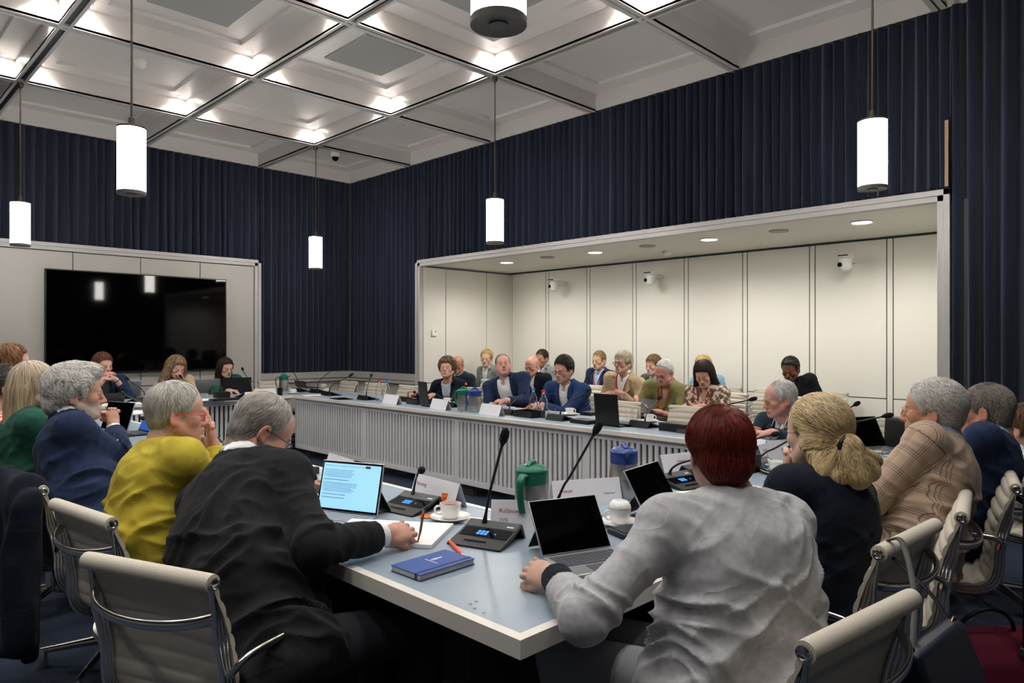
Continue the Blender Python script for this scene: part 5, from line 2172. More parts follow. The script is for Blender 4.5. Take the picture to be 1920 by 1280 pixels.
add(label='person with tousled grey blond hair and glasses in a beige jacket', rz=180, w=1.1, s=1.03,
    hc=aty(1168, 681, 6.64), hip=(-4.93, 6.80), head=(-2, -4, 0), skin='c58f76', glasses=(m_rim, .0024, .025, .016), lanyard=.26, badge=False, headscale=1.03, beard=('b09c8c', .3),
    hair=('978a74', 'd6cbb4'), hstyle=dict(line='fringe', t=.018, top=.010, curl=.006, freq=30, strands=1500, len=.06, mess=.5, lift=1, sr=.0016, extra=[('e', (0, -.08, -.06), (.055, .03, .04))]),
    hands={1: dict(p=aty(1133, 742, 6.50), d=(.9, -.2, .3), n=(.2, .8, -.3), curl=.5), -1: dict(p=aty(1166, 738, 6.48), d=(-.9, -.1, .1), n=(0, .9, -.2), curl=.5)},
    clothes=suit(beige, w_shirt, v=(.075, .36), flap=.06, amp=.006))
add(label='person with brown side parted hair, half hidden behind the white haired one in olive', rz=180,
    hc=aty(1225, 685, 7.50), hip=(-5.02, 7.62), head=(-6, 6, 0), skin='cf9d86', s=.97,
    hair=('5e452f', '94744f'), hstyle=dict(line='fringe', t=.014, top=.008, groove=.004, strands=900, len=.05, mess=.2, sr=.0018),
    clothes=suit(dgrey, lb_shirt))
add(label='white haired person in an olive shirt and red lanyard looking down', rz=180, w=1.12, d=1.1, belly=.05, s=1.03,
    hc=aty(1246, 698, 6.48), hip=(-4.26, 6.66), head=(-2, 22, 0), bend=.16, skin='c88572', flush='bf6555', flushk=1.2, fat=.3, glasses=(m_rim, .0010, .023, .014), headscale=1.02, lanyard=.30,
    hair=('cfcac4', 'f0eeea'), hstyle=dict(line='high', t=.008, top=.006, groove=.003, strands=1500, len=.03, mess=.4, sr=.0016), beard=('d8cfc8', .3), watch=-1,
    hands={1: dict(p=aty(1193, 748, 6.22), d=(.4, -.5, -.4), n=(.7, .0, -.4), curl=.7, thumb=(.4, .8, .3)), -1: dict(p=aty(1232, 772, 6.18), d=(-.7, -.5, .1), n=(-.3, .2, .8), curl=.5)},
    clothes=[('shirt', dict(g=.022, m=olive, sleeve=.5, sg=.026, col_ring=(.074, .004), v=(.045, .10), amp=.007))])
add(label='person with dark chin length hair in a brown patterned blouse', rz=180, fem=True, w=1.08, s=1.02,
    hc=aty(1320, 702, 6.48), hip=(-3.72, 6.64), head=(14, 24, 4), bend=.1, skin='c9947a', lanyard=.30, badge=False, headscale=1.04,
    hair=('1c1311', '40302a'), hstyle=dict(line='bob', t=.020, top=.010, groove=.005, strands=2200, len=.08, mess=.35, wave=.003, lift=.8, sr=.0016,
        extra=[('c', (.07, -.015, 0), (.098, -.01, -.13), .032, .034, .03), ('c', (-.07, -.015, 0), (-.10, -.01, -.125), .032, .034, .03), ('c', (0, -.06, -.02), (0, -.08, -.13), .06, .05, .04)]),
    hands={1: dict(p=aty(1277, 768, 6.24), d=(.5, -.6, -.2), n=(.4, .1, -.8), curl=.6), -1: dict(p=(-3.62, 6.26, .76), d=(-.8, -.3, 0), n=(0, 0, 1), curl=.4)},
    clothes=[('blouse', dict(g=.018, m=blouse, sleeve=.93, col_ring=(.068, .0), v=(.040, .10), amp=.0075, sg=.022, cuffw=.004))])
add(label='blond person in pale blue, hidden behind the dark haired one in the patterned blouse', rz=180, fem=True,
    hc=aty(1318, 687, 7.50), hip=(-4.28, 7.62), head=(0, 16, 0), skin='cf9f86',
    hair=('b08b55', 'e0c48a'), hstyle=dict(line='bob', t=.016, top=.008, groove=.004, strands=900, len=.08, mess=.2, sr=.0018),
    clothes=[('shirt', dict(g=.016, m=denim, sleeve=.95, amp=.004, col_ring=(.068, .005)))])
add(label='person with black hair and dark skin in a black suit, back row right, looking down', rz=180,
    hc=aty(1482, 693, 7.46), hip=(-3.05, 7.60), head=(6, 20, 0), skin=SK4, flush='5a3222', lip='5a352a', headscale=1.02,
    hair=('0c0a0a', '241f1d'), hstyle=dict(line='norm', t=.012, top=.010, curl=.003, freq=60, strands=900, len=.02, mess=.8, sr=.0018),
    clothes=suit(black2, w_shirt))

# ---- in front of the screen (rz -90) ----
add(label='person with curly reddish hair in a navy jacket, hands clasped before the mouth', rz=-90, w=1.04, s=1.02,
    hc=atx(193, 686, -9.08), hip=(-9.22, 2.44), head=(16, 4, 0), skin='d39e88', headscale=1.04,
    hair=('3b2418', '7b4f35'), hstyle=dict(line='norm', t=.016, top=.016, curl=.008, freq=36, strands=1400, len=.03, mess=.9, lift=1.6, sr=.0016),
    hands={1: dict(p=atx(193, 712, -8.86), d=(.0, .55, .75), n=(-.2, .75, .2), curl=.6, pole=(.5, .5, -1)), -1: dict(p=atx(217, 712, -8.86), d=(.0, -.6, .75), n=(-.2, -.75, .2), curl=.6, pole=(-.5, .5, -1))},
    watch=-1, clothes=[('vest', dict(g=.008, m=dgrey, sleeve=.6, sg=.004, amp=.002, neckr=.066)), ('jacket', dict(g=.020, m=navy, sleeve=.86, v=(.07, .30), lapel=True, flap=.04, amp=.005))])
add(label='person with long curly blond brown hair in a beige jacket', rz=-90, fem=True, w=1.05,
    hc=atx(330, 690, -9.05), hip=(-9.22, 3.26), head=(8, 15, -8), skin='cf9c88', headscale=1.04,
    hair=('6b4d33', 'b59a78'), hstyle=dict(line='long', t=.024, top=.008, curl=.011, freq=34, strands=2600, len=.08, mess=1.0, wave=.006, lift=2, sr=.0016,
        extra=[('c', (.075, -.01, -.0), (.11, .0, -.17), .045, .05, .04), ('c', (-.075, -.01, -.0), (-.11, .0, -.17), .045, .05, .04), ('c', (0, -.06, 0), (0, -.07, -.16), .07, .07, .05)]),
    hands={-1: dict(p=atx(343, 715, -8.92), d=(-.15, -.2, 1), n=(-.2, -.9, .1), curl=.7, pole=(-.4, .5, -1)), 1: dict(p=(-8.70, 3.0, .79), d=(.6, .7, 0), n=(0, 0, -1), curl=.4)},
    clothes=[('jacket', dict(g=.020, m=cloth('cloth_sand', 'c9b59c', 'b8a084', ns=40), sleeve=.93, v=(.05, .14), col_ring=(.072, .0), amp=.006))])
add(label='person with dark wavy hair in a green jacket and black top behind two laptops', rz=-90, fem=True,
    hc=atx(423, 690, -9.12), hip=(-9.24, 3.90), head=(4, 10, 0), skin='cf9f88', headscale=1.03,
    hair=('1e1512', '4a362c'), hstyle=dict(line='long', t=.014, top=.006, groove=.005, strands=1800, len=.10, mess=.3, wave=.003, sr=.0016,
        extra=[('c', (-.06, -.04, -.02), (-.085, -.04, -.20), .032, .035, .04), ('c', (.05, -.05, -.02), (.06, -.07, -.18), .032, .03, .04)]),
    hands={1: dict(p=(-8.72, 3.70, .79), d=(.7, .6, 0), n=(0, 0, -1), curl=.5), -1: dict(p=(-8.72, 4.05, .79), d=(.7, -.6, 0), n=(0, 0, -1), curl=.5)},
    clothes=[('top', dict(g=.006, m=black2, sleeve=.6, sg=.004, amp=.002, neckr=.062)), ('jacket', dict(g=.020, m=green, sleeve=.95, v=(.075, .30), lapel=True, flap=.05, amp=.004))])

import os
_only = None
INFO = []
for P in PEOPLE:
    INFO.append(person(P))
# ------------------------------------------------------------------ things on the tables
m_mic = mat('microphone_black', '0c0c0d', rough=.36)
m_foam = mat('microphone_foam', '0a0a0b', rough=.95, bump=.4, bscale=900)
m_grille = mat('console_grille', '55595c', rough=.45, metal=.4, bump=.5, bscale=900)
m_cglass = mat('console_glass', '050608', rough=.08)
m_btn = mat('console_blue_light', '2b66b0', emit='2f7fe0', es=.6, rough=.3)
m_steel = mat('brushed_steel', 'b9b7b4', rough=.28, metal=1.0, bump=.12, bscale=60, bstretch=(14, 14, .2))
m_jugg = mat('jug_green', '0f6b52', rough=.3)
m_jugb = mat('jug_blue', '1f3a7c', rough=.3)
m_china = mat('china_white', 'efedea', rough=.15, coat=.4)
m_tea = mat('tea', '9a3a14', rough=.05)
m_glassw = mat('clear_glass', 'ffffff', rough=.0, trans=1.0, ior=1.33)
m_silver = mat('laptop_silver', 'b9bbbf', rough=.32, metal=.7)
m_key = mat('laptop_keys', '4b4e55', rough=.6)
m_keyw = mat('laptop_keys_light', '8d9096', rough=.55)
m_scr = mat('screen_lit', '8ec6ea', rough=.25, emit='9cd2f5', es=.30)
m_scrt = mat('screen_text', '4f86a8', rough=.4)
m_ink = mat('ink_red', 'a2455a', rough=.6)
m_inkk = mat('ink_grey', '55555c', rough=.6)
m_pink = mat('print_pale', 'dcd2d8', rough=.6)
m_card = mat('card_white', 'dfdee4', rough=.5)
m_orange = mat('orange_plastic', 'e8501f', rough=.3)
m_wrap = mat('wrapper_orange', 'f0931e', rough=.3, mix='e8482a', nscale=60, lo=.45, hi=.55)
m_nbk = mat('notebook_blue', '2c4f96', rough=.5)
m_elas = mat('elastic_blue', '16315f', rough=.6)
m_leather = mat('leather_black', '0c0c0d', rough=.5, bump=.1, bscale=300)
m_navyl = mat('leather_navy', '141b2b', rough=.4, bump=.1, bscale=300)
m_burg = mat('canvas_burgundy', '7c1f3a', rough=.8, bump=.3, bscale=400)
m_rcap, m_bcap = mat('cap_red', 'd8352a', rough=.4), mat('cap_blue', '2f7cc4', rough=.4)


def mic(p, rz, head, label, mid=None, lit=False, base=True):
    """console with gooseneck; p = world xy, head = world point of the foam tip's middle"""
    t = empty('microphone_unit', (p[0], p[1], TZ), math.radians(rz), label, 'microphone', 'gooseneck microphones')
    b = MB()
    prof = [(-.092, 0), (-.092, .006), (.020, .036), (.060, .052), (.066, .051), (.092, .0), (.080, .0), (.055, .040), (.012, .022), (-.06, .0)]
    b.extrude_x(prof, -.098, .098)
    b.build('console', m_mic, t, bevel=.0012, segs=1)
    R = math.atan2(.030, .112)
    for (nm, m, x0, x1, s0, s1) in (('touch_screen', m_cglass, -.088, .088, .060, .112), ('slot', m_cglass, -.05, .03, .028, .036)):
        b = MB()
        b.M = Matrix.Translation((0, -.092, .0065)) @ Euler((R, 0, 0)).to_matrix().to_4x4()
        b.box(x0, x1, s0, s1, 0, .0008)
        o = b.build(nm, m, t)
        if nm == 'touch_screen':
            b = MB(); b.M = Matrix.Translation((0, -.092, .0075)) @ Euler((R, 0, 0)).to_matrix().to_4x4()
            for q in range(3):
                for r_ in range(2):
                    b.box(-.03 + q * .014, -.019 + q * .014, .072 + r_ * .014, .083 + r_ * .014, 0, .0004)
            b.box(.035, .040, .08, .085, 0, .0005)
            b.build('display_icons', m_btn, o)
    b = MB(); b.M = Matrix.Translation((0, .020, .0365)) @ Euler((math.atan2(.016, .04), 0, 0)).to_matrix().to_4x4()
    b.box(-.094, .094, .002, .041, 0, .0008); b.build('speaker_grille', m_grille, t)
    b = MB(); b.M = Matrix.Translation((0, .020, .0372)) @ Euler((math.atan2(.016, .04), 0, 0)).to_matrix().to_4x4()
    b.box(.055, .080, .014, .020, 0, .0006); b.build('name_plate', m_white, t)
    M = Matrix.Translation((p[0], p[1], TZ)) @ Euler((0, 0, math.radians(rz))).to_matrix().to_4x4()
    h = M.inverted() @ Vector(head)
    s0 = Vector((-.035, .045, .046))
    c1 = s0 + Vector((0, .0, .6 * (h.z - s0.z)))
    if mid is not None:
        md = M.inverted() @ Vector(mid)
        P = crom([s0, s0.lerp(md, .5) + Vector((0, 0, .01)), md, h], 8)
    else:
        P = bez(s0, c1, s0.lerp(h, .6), h, 24)
    n = len(P)
    MB().tube(P, [.0048 if i > 3 else .009 - i * .0012 for i in range(n)], 8).build('gooseneck', m_mic, t, smooth=60)
    d = (P[-1] - P[-3]).normalized()
    a = h - d * .032
    prof_ = [(0, .0062), (.12, .0085), (.3, .0135), (.55, .0155), (.8, .0135), (.94, .008), (1, .002)]
    MB().tube([a + d * (.066 * q) for q, r in prof_], [r for q, r in prof_], 14).build('foam_head', m_foam, t, smooth=70)
    if lit:
        MB().tube([a - d * .002, a + d * .004], .0085, 12).build('light_ring', mat('mic_red_light', 'ff2a20', emit='ff2a20', es=3), t, smooth=60)
    return t


def on(px, py, dz=0.0):
    v = at(px, py)
    return (v.x, v.y, TZ + dz)


def card(px, py, rz, label, lines=(), w_=.297, back=True):
    """folded name card; lines face the user (-y side)"""
    x, y, _z = on(px, py)
    t = empty('name_card', (x, y, TZ), math.radians(rz), label, 'name card', 'folded white name cards')
    h, d = .098, .036
    b = MB()
    for s in (-1, 1):
        b.quad((-w_ / 2, s * d, 0), (w_ / 2, s * d, 0), (w_ / 2, s * .001, h), (-w_ / 2, s * .001, h))
    b.build('folded_card', m_card, t, solid=.0008)
    A = math.atan2(h, d)
    for s in (-1, 1):
        b = MB()
        k0 = s * d
        b.M = Matrix.Translation((0, s * (d + .0006), 0)) @ Euler((A if s < 0 else PI - A, 0, 0)).to_matrix().to_4x4()
        b.box(-.005, .055, .045, .1, -.0002, .0002)
        b.build('printed_panel', m_pink, t)
    if lines:
        for k, (txt, sz, m, lx, ly) in enumerate(lines):
            o = text(txt, sz, m, 'lettering', t)
            o.rotation_euler = (A, 0, 0)
            L = ly
            o.location = (lx, -(d - L * math.cos(A)) - .0012, L * math.sin(A) + .0006)
    return t


def laptop(x, y, rz, label, w_=.29, dp=.20, tilt=18, screen=None, silver=True, keys=m_key, stand=False, hh=.20, doc=False, cat='laptop', nm='laptop', kb=True):
    t = empty(nm, (x, y, TZ), math.radians(rz), label, cat)
    body = m_silver if silver else m_black
    if kb:
        MB().box(-w_ / 2, w_ / 2, -dp, 0, .001, .010).build('keyboard_base', body, t, bevel=.003)
        b = MB()
        for r in range(5):
            for c in range(13):
                if r == 4 and 3 < c < 9:
                    continue
                kx = -w_ / 2 + .012 + c * (w_ - .024) / 13
                ky = -.022 - r * .0185
                b.box(kx, kx + (w_ - .024) / 13 - .002, ky - .0165, ky, .0102, .0120)
        b.box(-w_ / 2 + .012 + 4 * (w_ - .024) / 13, -w_ / 2 + .012 + 9 * (w_ - .024) / 13 - .002, -.022 - 4 * .0185 - .0165, -.022 - 4 * .0185, .0102, .012)
        b.build('keys', keys, t)
        MB().box(-.05, .05, -dp + .012, -.125, .0101, .0106).build('touchpad', keys, t)
    T_ = Matrix.Translation((0, .004, .010)) @ Euler((-math.radians(tilt), 0, 0)).to_matrix().to_4x4()
    b = MB(); b.M = T_
    b.box(-w_ / 2, w_ / 2, -.001, .006, 0, hh)
    lid = b.build('lid', body, t, bevel=.0025)
    b = MB(); b.M = T_
    b.box(-w_ / 2 + .003, w_ / 2 - .003, -.0018, -.0008, .003, hh - .003)
    b.build('bezel', m_darkglass, lid)
    if screen is not None:
        b = MB(); b.M = T_
        b.box(-w_ / 2 + .009, w_ / 2 - .009, -.0024, -.0017, .010, hh - .010)
        sc = b.build('display', screen, lid)
        if doc:
            b = MB(); b.M = T_
            rnd = random.Random(4)
            z = hh - .020
            b.box(-w_ / 2 + .015, w_ / 2 - .06, -.0028, -.0025, z, z + .0012)
            k = 0
            z = hh - .036
            for blk, n_ in enumerate((5, 1, 6, 1, 1)):
                for q in range(n_):
                    ln = .155 if n_ > 1 else .13
                    b.box(-w_ / 2 + .016, -w_ / 2 + .016 + ln * rnd.uniform(.8, 1.05), -.0028, -.0025, z, z + (.0014 if n_ > 1 else .002))
                    z -= .0062
                z -= .006
            b.build('document_lines', m_scrt, sc)
            b = MB(); b.M = T_
            b.box(w_ * .22, w_ * .30, -.0029, -.0025, hh - .022, hh - .014)
            b.build('app_badge', mat('badge_maroon', '5a2430', rough=.5), sc)
    if stand:
        b = MB(); b.M = Matrix.Translation((0, .004 + math.sin(math.radians(tilt)) * hh * .5, .010 + math.cos(math.radians(tilt)) * hh * .5)) @ Euler((math.radians(38), 0, 0)).to_matrix().to_4x4()
        b.box(-w_ / 2 + .01, w_ / 2 - .01, .004, .007, -(.010 + math.cos(math.radians(tilt)) * hh * .5) / math.cos(math.radians(38)) + .006, 0)
        b.build('kickstand', m_black, t)
    return t


def jug(x, y, rz, green_, label, stamp=False):
    t = empty('vacuum_jug', (x, y, TZ), math.radians(rz), label, 'vacuum jug', 'steel vacuum jugs')
    t.scale = (.97, .97, .91)
    mp = m_jugg if green_ else m_jugb
    MB().lathe([(.056, 0), (.058, .004), (.059, .02), (.064, .07), (.063, .12), (.057, .165)], 40, cap1=False).build('body', m_steel, t, smooth=60)
    MB().lathe([(.058, .162), (.060, .168), (.060, .205), (.059, .210), (.062, .213), (.060, .219), (.045, .232), (.02, .238), (.001, .239)], 40, cap0=False, cap1=False).build('collar_and_lid', mp, t, smooth=40)
    b = MB(); b.tube([(0, -.035, .232), (0, -.015, .243), (0, .015, .243), (0, .035, .232)], [.008, .012, .012, .008], 10); b.build('lid_grip', mp, t, smooth=60)
    h = crom([(0, .055, .198), (0, .082, .204), (0, .104, .185), (0, .108, .15), (0, .098, .10), (0, .086, .065)], 6)
    b = MB(); b.tube(h, [.012] * 8 + [.010] * (len(h) - 8), 10, flat=(.7, 1.4)); b.build('handle', mp, t, smooth=60)
    b = MB(); b.tube([(0, -.045, .200), (0, -.066, .212), (0, -.084, .221)], [.016, .011, .006], 12); b.build('spout', mp, t, smooth=60)
    if stamp:
        o = text('LOUNGE', .013, m_inkk, 'lettering', t)
        me = o.data
        for v in me.vertices:
            a = v.co.x / .0645 - .45
            r = .0646 + v.co.z
            z = v.co.y + .085
            v.co = (r * math.cos(a), r * math.sin(a), z)
        o.rotation_euler = (0, 0, -PI / 2 + .15)
    return t


def cup(x, y, rz, label, tea=False, over=False, saucer=True):
    t = empty('coffee_cup', (x, y, TZ), math.radians(rz), label, 'cup', 'white coffee cups')
    z0 = 0
    if saucer:
        MB().lathe([(.001, .004), (.035, .004), (.042, .002), (.045, .003), (.070, .013), (.075, .016), (.074, .018), (.048, .009), (.03, .007), (.001, .007)], 36, cap0=False, cap1=False).build('saucer', m_china, t, smooth=70)
        z0 = .007
    MB().lathe([(.001, z0 + .003), (.022, z0), (.025, z0 + .002), (.035, z0 + .02), (.039, z0 + .045), (.040, z0 + .056), (.038, z0 + .056), (.036, z0 + .045), (.032, z0 + .018), (.001, z0 + .008)], 36, cap0=False, cap1=False).build('cup_body', m_china, t, smooth=70)
    MB().tube(crom([(-.036, 0, z0 + .048), (-.052, 0, z0 + .046), (-.058, 0, z0 + .034), (-.050, 0, z0 + .020), (-.033, 0, z0 + .018)], 5), .0042, 8).build('handle', m_china, t, smooth=60)
    if tea:
        MB().lathe([(.001, z0 + .044), (.0365, z0 + .044)], 30, cap0=False, cap1=False).build('tea', m_tea, t)
    if over:
        MB().lathe([(.040, z0 + .057), (.0405, z0 + .060), (.037, z0 + .071), (.026, z0 + .083), (.022, z0 + .084), (.001, z0 + .082)], 36, cap0=True, cap1=False).build('upturned_cup', m_china, t, smooth=70)
    return t


def bottle(x, y, cap, label):
    t = empty('water_bottle', (x, y, TZ), 0, label, 'water bottle', 'clear water bottles')
    MB().lathe([(.001, .004), (.034, .002), (.037, .008), (.037, .13), (.033, .155), (.017, .19), (.014, .20), (.014, .225)], 28, cap0=False, cap1=False).build('glass_body', m_glassw, t, smooth=60, solid=.0022)
    MB().lathe([(.0165, .218), (.0165, .238), (.001, .239)], 20, cap0=False, cap1=False).build('cap', cap, t, smooth=40)
    return t


def tumbler(x, y, label, red=False):
    t = empty('drinking_glass', (x, y, TZ), 0, label, 'glass', 'small drinking glasses')
    MB().lathe([(.028, 0), (.033, .085), (.0315, .085), (.0268, .006), (.001, .006)], 26, cap0=True, cap1=False).build('glass_body', m_glassw, t, smooth=40)
    if red:
        MB().lathe([(.022, .012), (.024, .04), (.001, .045)], 16, cap0=True, cap1=False).build('red_wrapper', m_red, t, smooth=50)
    return t


def paper(pts, label, n=1, th=.001, name='paper_sheet', m=None, z=0.0):
    c = sum((Vector(p[:2]) for p in pts), Vector((0, 0))) / len(pts)
    poly = [(p[0] - c.x, p[1] - c.y) for p in pts]
    a = sum((poly[i][0] * poly[(i + 1) % len(poly)][1] - poly[(i + 1) % len(poly)][0] * poly[i][1]) for i in range(len(poly)))
    if a < 0:
        poly.reverse()
    o = MB().prism(poly, 0, th).build(name, m or m_pape, loc=(c.x, c.y, TZ + .0016 + z))
    return tag(o, label, 'paper')


def rect_pts(cx, cy, w_, h_, rz):
    a = math.radians(rz)
    ca, sa = math.cos(a), math.sin(a)
    return [(cx + u * ca - v * sa, cy + u * sa + v * ca) for u, v in ((-w_ / 2, -h_ / 2), (w_ / 2, -h_ / 2), (w_ / 2, h_ / 2), (-w_ / 2, h_ / 2))]


def bx_thing(name, x, y, rz, dims, m, label, cat, bevel=.003, tray=False, z=0.0):
    w_, d_, h_ = dims
    t = empty(name, (x, y, TZ + z), math.radians(rz), label, cat)
    if tray:
        MB().box(-w_ / 2, w_ / 2, -d_ / 2, d_ / 2, 0, .004).build('floor_panel', m, t)
        b = MB()
        b.box(-w_ / 2, w_ / 2, -d_ / 2, -d_ / 2 + .004, .0, h_); b.box(-w_ / 2, w_ / 2, d_ / 2 - .004, d_ / 2, .0, h_)
        b.box(-w_ / 2, -w_ / 2 + .004, -d_ / 2, d_ / 2, .0, h_); b.box(w_ / 2 - .004, w_ / 2, -d_ / 2, d_ / 2, .0, h_)
        b.build('rim', m, t)
    else:
        MB().box(-w_ / 2, w_ / 2, -d_ / 2, d_ / 2, 0, h_).build('case', m, t, bevel=bevel)
        MB().box(-w_ / 2 + .01, w_ / 2 - .01, -d_ / 2 + .01, d_ / 2 - .01, h_, h_ + .002).build('cover', m, t)
    return t


# ---- near table
mic((-2.235, 1.665), 8, (-2.215, 1.70, .895), 'black microphone unit with short bent neck, between the lit laptop and the tea cup', mid=(-2.29, 1.74, .868))
mic((-1.70, 1.575), 18, (-1.655, 1.61, 1.088), 'black microphone unit with tall neck, next to the orange pen', mid=(-1.722, 1.62, .93))
mic((-1.73, 2.03), 62, (-1.60, 2.03, 1.085), 'black microphone unit half hidden behind the tablet, tall neck leaning right', mid=(-1.725, 2.03, .90))
card(820, 942, -2, 'white folded name card beside the tea cup with orange sachet leaning on it', [('Ramting', .021, m_ink, -.125, .062)])
card(1000, 990, 40, 'white folded name card reading Kaljouw VVD', [('Kaljouw', .022, m_ink, -.120, .060), ('VVD', .016, m_inkk, -.118, .030)])
card(1098, 943, 62, 'white folded name card in front of the blue jug', [('Tresum', .018, m_ink, -.12, .055), ('Tweede Kamer', .008, m_inkk, .07, .04)])
card(640, 893, -8, 'white folded name card rising behind the lit laptop')
laptop(-2.33, 1.43, 22, 'slim silver laptop showing a light blue document, in front of the writing person', w_=.28, hh=.19, dp=.20, tilt=14, screen=m_scr, doc=True, keys=m_keyw, stand=True)
laptop(-1.392, 1.672, 70, 'black tablet computer with grey keyboard beside the grey linen sleeve', w_=.245, hh=.175, dp=.19, tilt=34, stand=True, keys=m_key, cat='tablet computer', nm='tablet_computer')
laptop(-1.455, 2.26, 98, 'dark tablet computer standing left of the dark red hair', w_=.28, hh=.20, dp=.16, tilt=30, stand=True, cat='tablet computer', nm='tablet_computer')
jug(*on(997, 982)[:2], 200, True, 'steel vacuum jug with green lid behind the Kaljouw name card')
jug(-1.765, 2.42, 45, False, 'steel vacuum jug with blue lid right of the green one', stamp=True)
cup(-1.995, 1.665, 60, 'white cup of tea on a saucer beside the orange sachets', tea=True)
cup(-1.51, 2.045, 60, 'white cup with a second cup upturned on it, beside the tablet', over=True)
paper(rect_pts(-1.99, 1.39, .38, .27, 35), 'open white pad of paper under the writing hand', th=.012, name='paper_pad')
paper(rect_pts(-1.935, 1.71, .14, .09, 20), 'small white slip of paper behind the tea saucer')
t = empty('notebook', (-1.607, 1.277, TZ + .0016), math.radians(2), 'blue hardcover notebook with elastic band and white print on the near table corner', 'notebook')
MB().box(-.066, .066, -.103, .103, 0, .002).build('back_cover', m_nbk, t, bevel=.0008)
MB().box(-.063, .063, -.101, .101, .002, .015).build('pages', mat('pages', 'cfcac2', rough=.7, mix='a9a49c', nscale=300, nstretch=(.1, .1, 6)), t)
MB().box(-.066, .066, -.103, .103, .015, .0175).build('front_cover', m_nbk, t, bevel=.0008)
MB().box(.042, .049, -.1035, .1035, -.0005, .0182).build('elastic_band', m_elas, t)
b = MB()
for k, (u, v, r) in enumerate(((0, 0, .007), (.0, .013, .005), (.0, -.012, .0045), (0, .022, .004))):
    b.lathe([(r, .0176), (r, .0179)], 14, c=(-.015 + u, .02 + v, 0))
b.box(-.035, .022, -.004, -.001, .0176, .0178)
b.build('cover_print', m_white, t)
t = empty('pen', (-1.655, 1.405, TZ + .008), 0, 'orange ballpoint pen beside the blue notebook', 'pen')
q0, q1 = at(842, 1018), at(866, 1043)
q0, q1 = Vector((q0.x - t.location.x, q0.y - t.location.y, 0)), Vector((q1.x - t.location.x, q1.y - t.location.y, 0))
MB().tube([q0, q0.lerp(q1, .3), q0.lerp(q1, .9), q1], [.005, .0065, .006, .004], 12).build('barrel', m_orange, t, smooth=60)
dq = (q1 - q0).normalized()
MB().tube([q1, q1 + dq * .012], [.0035, .001], 10).build('tip', m_white, t, smooth=60)
MB().tube([q0 - dq * .004, q0 + dq * .004], .0055, 10).build('end_cap', m_white, t, smooth=60)
pw = Vector(INFO[0][1]['T'](np.array([0, 0, 0]))) if False else None
wr_ = at(722, 1003, .80)
t = empty('pen', (wr_.x + .012, wr_.y + .128, TZ + .034), 0, 'bronze coloured pen held in the writing hand', 'pen')
MB().tube([(0.012, -.02, -.018), (0, 0, .012), (-.012, .02, .06)], [.002, .0045, .0045], 10).build('barrel', mat('pen_bronze', '8a6a5a', metal=.8, rough=.3), t, smooth=60)
MB().tube([(-.012, .02, .06), (-.016, .026, .074)], [.0052, .0052], 10).build('cap', m_steel, t, smooth=60)
w1 = MB(); w1.box(-.022, .022, -.0015, .0015, 0, .055)
o = w1.build('tea_sachet', m_wrap, loc=(-2.155, 1.775, TZ + .001)); o.rotation_euler = (-.25, 0, .5)
tag(o, 'orange tea sachet standing against the name card', 'sachet', 'orange sachets')
w1 = MB(); w1.box(-.035, .035, -.025, .025, 0, .003)
o = w1.build('tea_sachet', m_wrap, loc=(-2.085, 1.64, TZ + .002)); o.rotation_euler = (0, 0, .9)
tag(o, 'orange tea sachet lying flat beside the tea cup', 'sachet', 'orange sachets')
t = bx_thing('notebook_case', -1.405, 1.995, 70, (.17, .11, .02), m_navyl, 'navy notebook case behind the tablet by the upturned cup', 'case', bevel=.006)
for k, (px, py) in enumerate(((882, 1133), (893, 1128), (890, 1141), (908, 1150))):
    o = MB().ball((0, 0, 0), (.0045, .0045, .0022), 10, 6).build('water_drop', m_glassw, smooth=180, loc=on(px, py, .002))
    tag(o, 'tiny water drop on the bare near table corner, %s of four' % ('leftmost', 'farthest', 'second from the right', 'rightmost')[k], 'water drop', 'water drops')
# centre-left of the near table
bx_thing('card_reader', *on(566, 892)[:2], 30, (.10, .16, .035), m_mic, 'dark handheld device held left of the lit laptop', 'device')
card(1280, 885, 75, 'white folded name card just left of the dark red hair', [('Vergaan', .016, m_ink, -.05, .06)])
mic((-1.73, 2.82), 80, (-1.45, 2.92, .93), 'microphone unit hidden behind the dark red hair')
paper(rect_pts(-1.62, 2.62, .21, .15, 60), 'papers with green print left of the dark red hair', m=mat('paper_greenish', 'dfe6d0', mix='a8c080', nscale=12, lo=.5, hi=.6))
# ---- right end of the table
mic((-1.63, 3.47), 85, (-1.50, 3.52, .93), 'microphone unit with curved neck beside the saucer, left of the blond ponytail', mid=(-1.60, 3.50, .86))
mic((-1.78, 3.10), 85, aty(1453, 814, 3.62), 'microphone whose foam head shows left of the folded hands', mid=(-1.80, 3.2, .86))
card(1442, 862, 92, 'white folded name card facing the blond ponytail', [('Inge Bas', .015, m_ink, -.11, .066), ('SP', .013, m_inkk, -.08, .034)])
card(1408, 850, 150, 'white folded name card edge on, between the dark red hair and folded hands')
bx_thing('document_box', -1.66, 3.34, 85, (.12, .05, .09), m_black, 'small black box right of the dark red hair', 'box')
cup(-1.555, 3.40, 160, 'white cup on a saucer left of the blond ponytail')
paper(rect_pts(-1.36, 2.90, .21, .29, 85), 'white sheets on a dark red folder between the two women', th=.006, name='paper_pad')
paper(rect_pts(-1.355, 2.885, .225, .31, 85), 'dark red folder under white sheets', m=mat('folder_red', '7d3a40'), th=.0015, z=-.0014)
mic((-2.66, 4.50), 175, aty(1411, 748, 4.72), 'microphone unit left of the white haired leaning man', mid=(-2.64, 4.56, .90))
mic((-1.78, 4.55), 150, aty(1606, 757, 4.85), 'microphone with neck pointing up right, left of the right end laptop', mid=(-1.78, 4.55, .88))
mic((-1.70, 4.00), 95, aty(1664, 779, 4.25), 'microphone with long neck crossing in front of the right end laptop', mid=(-1.68, 3.98, .88))
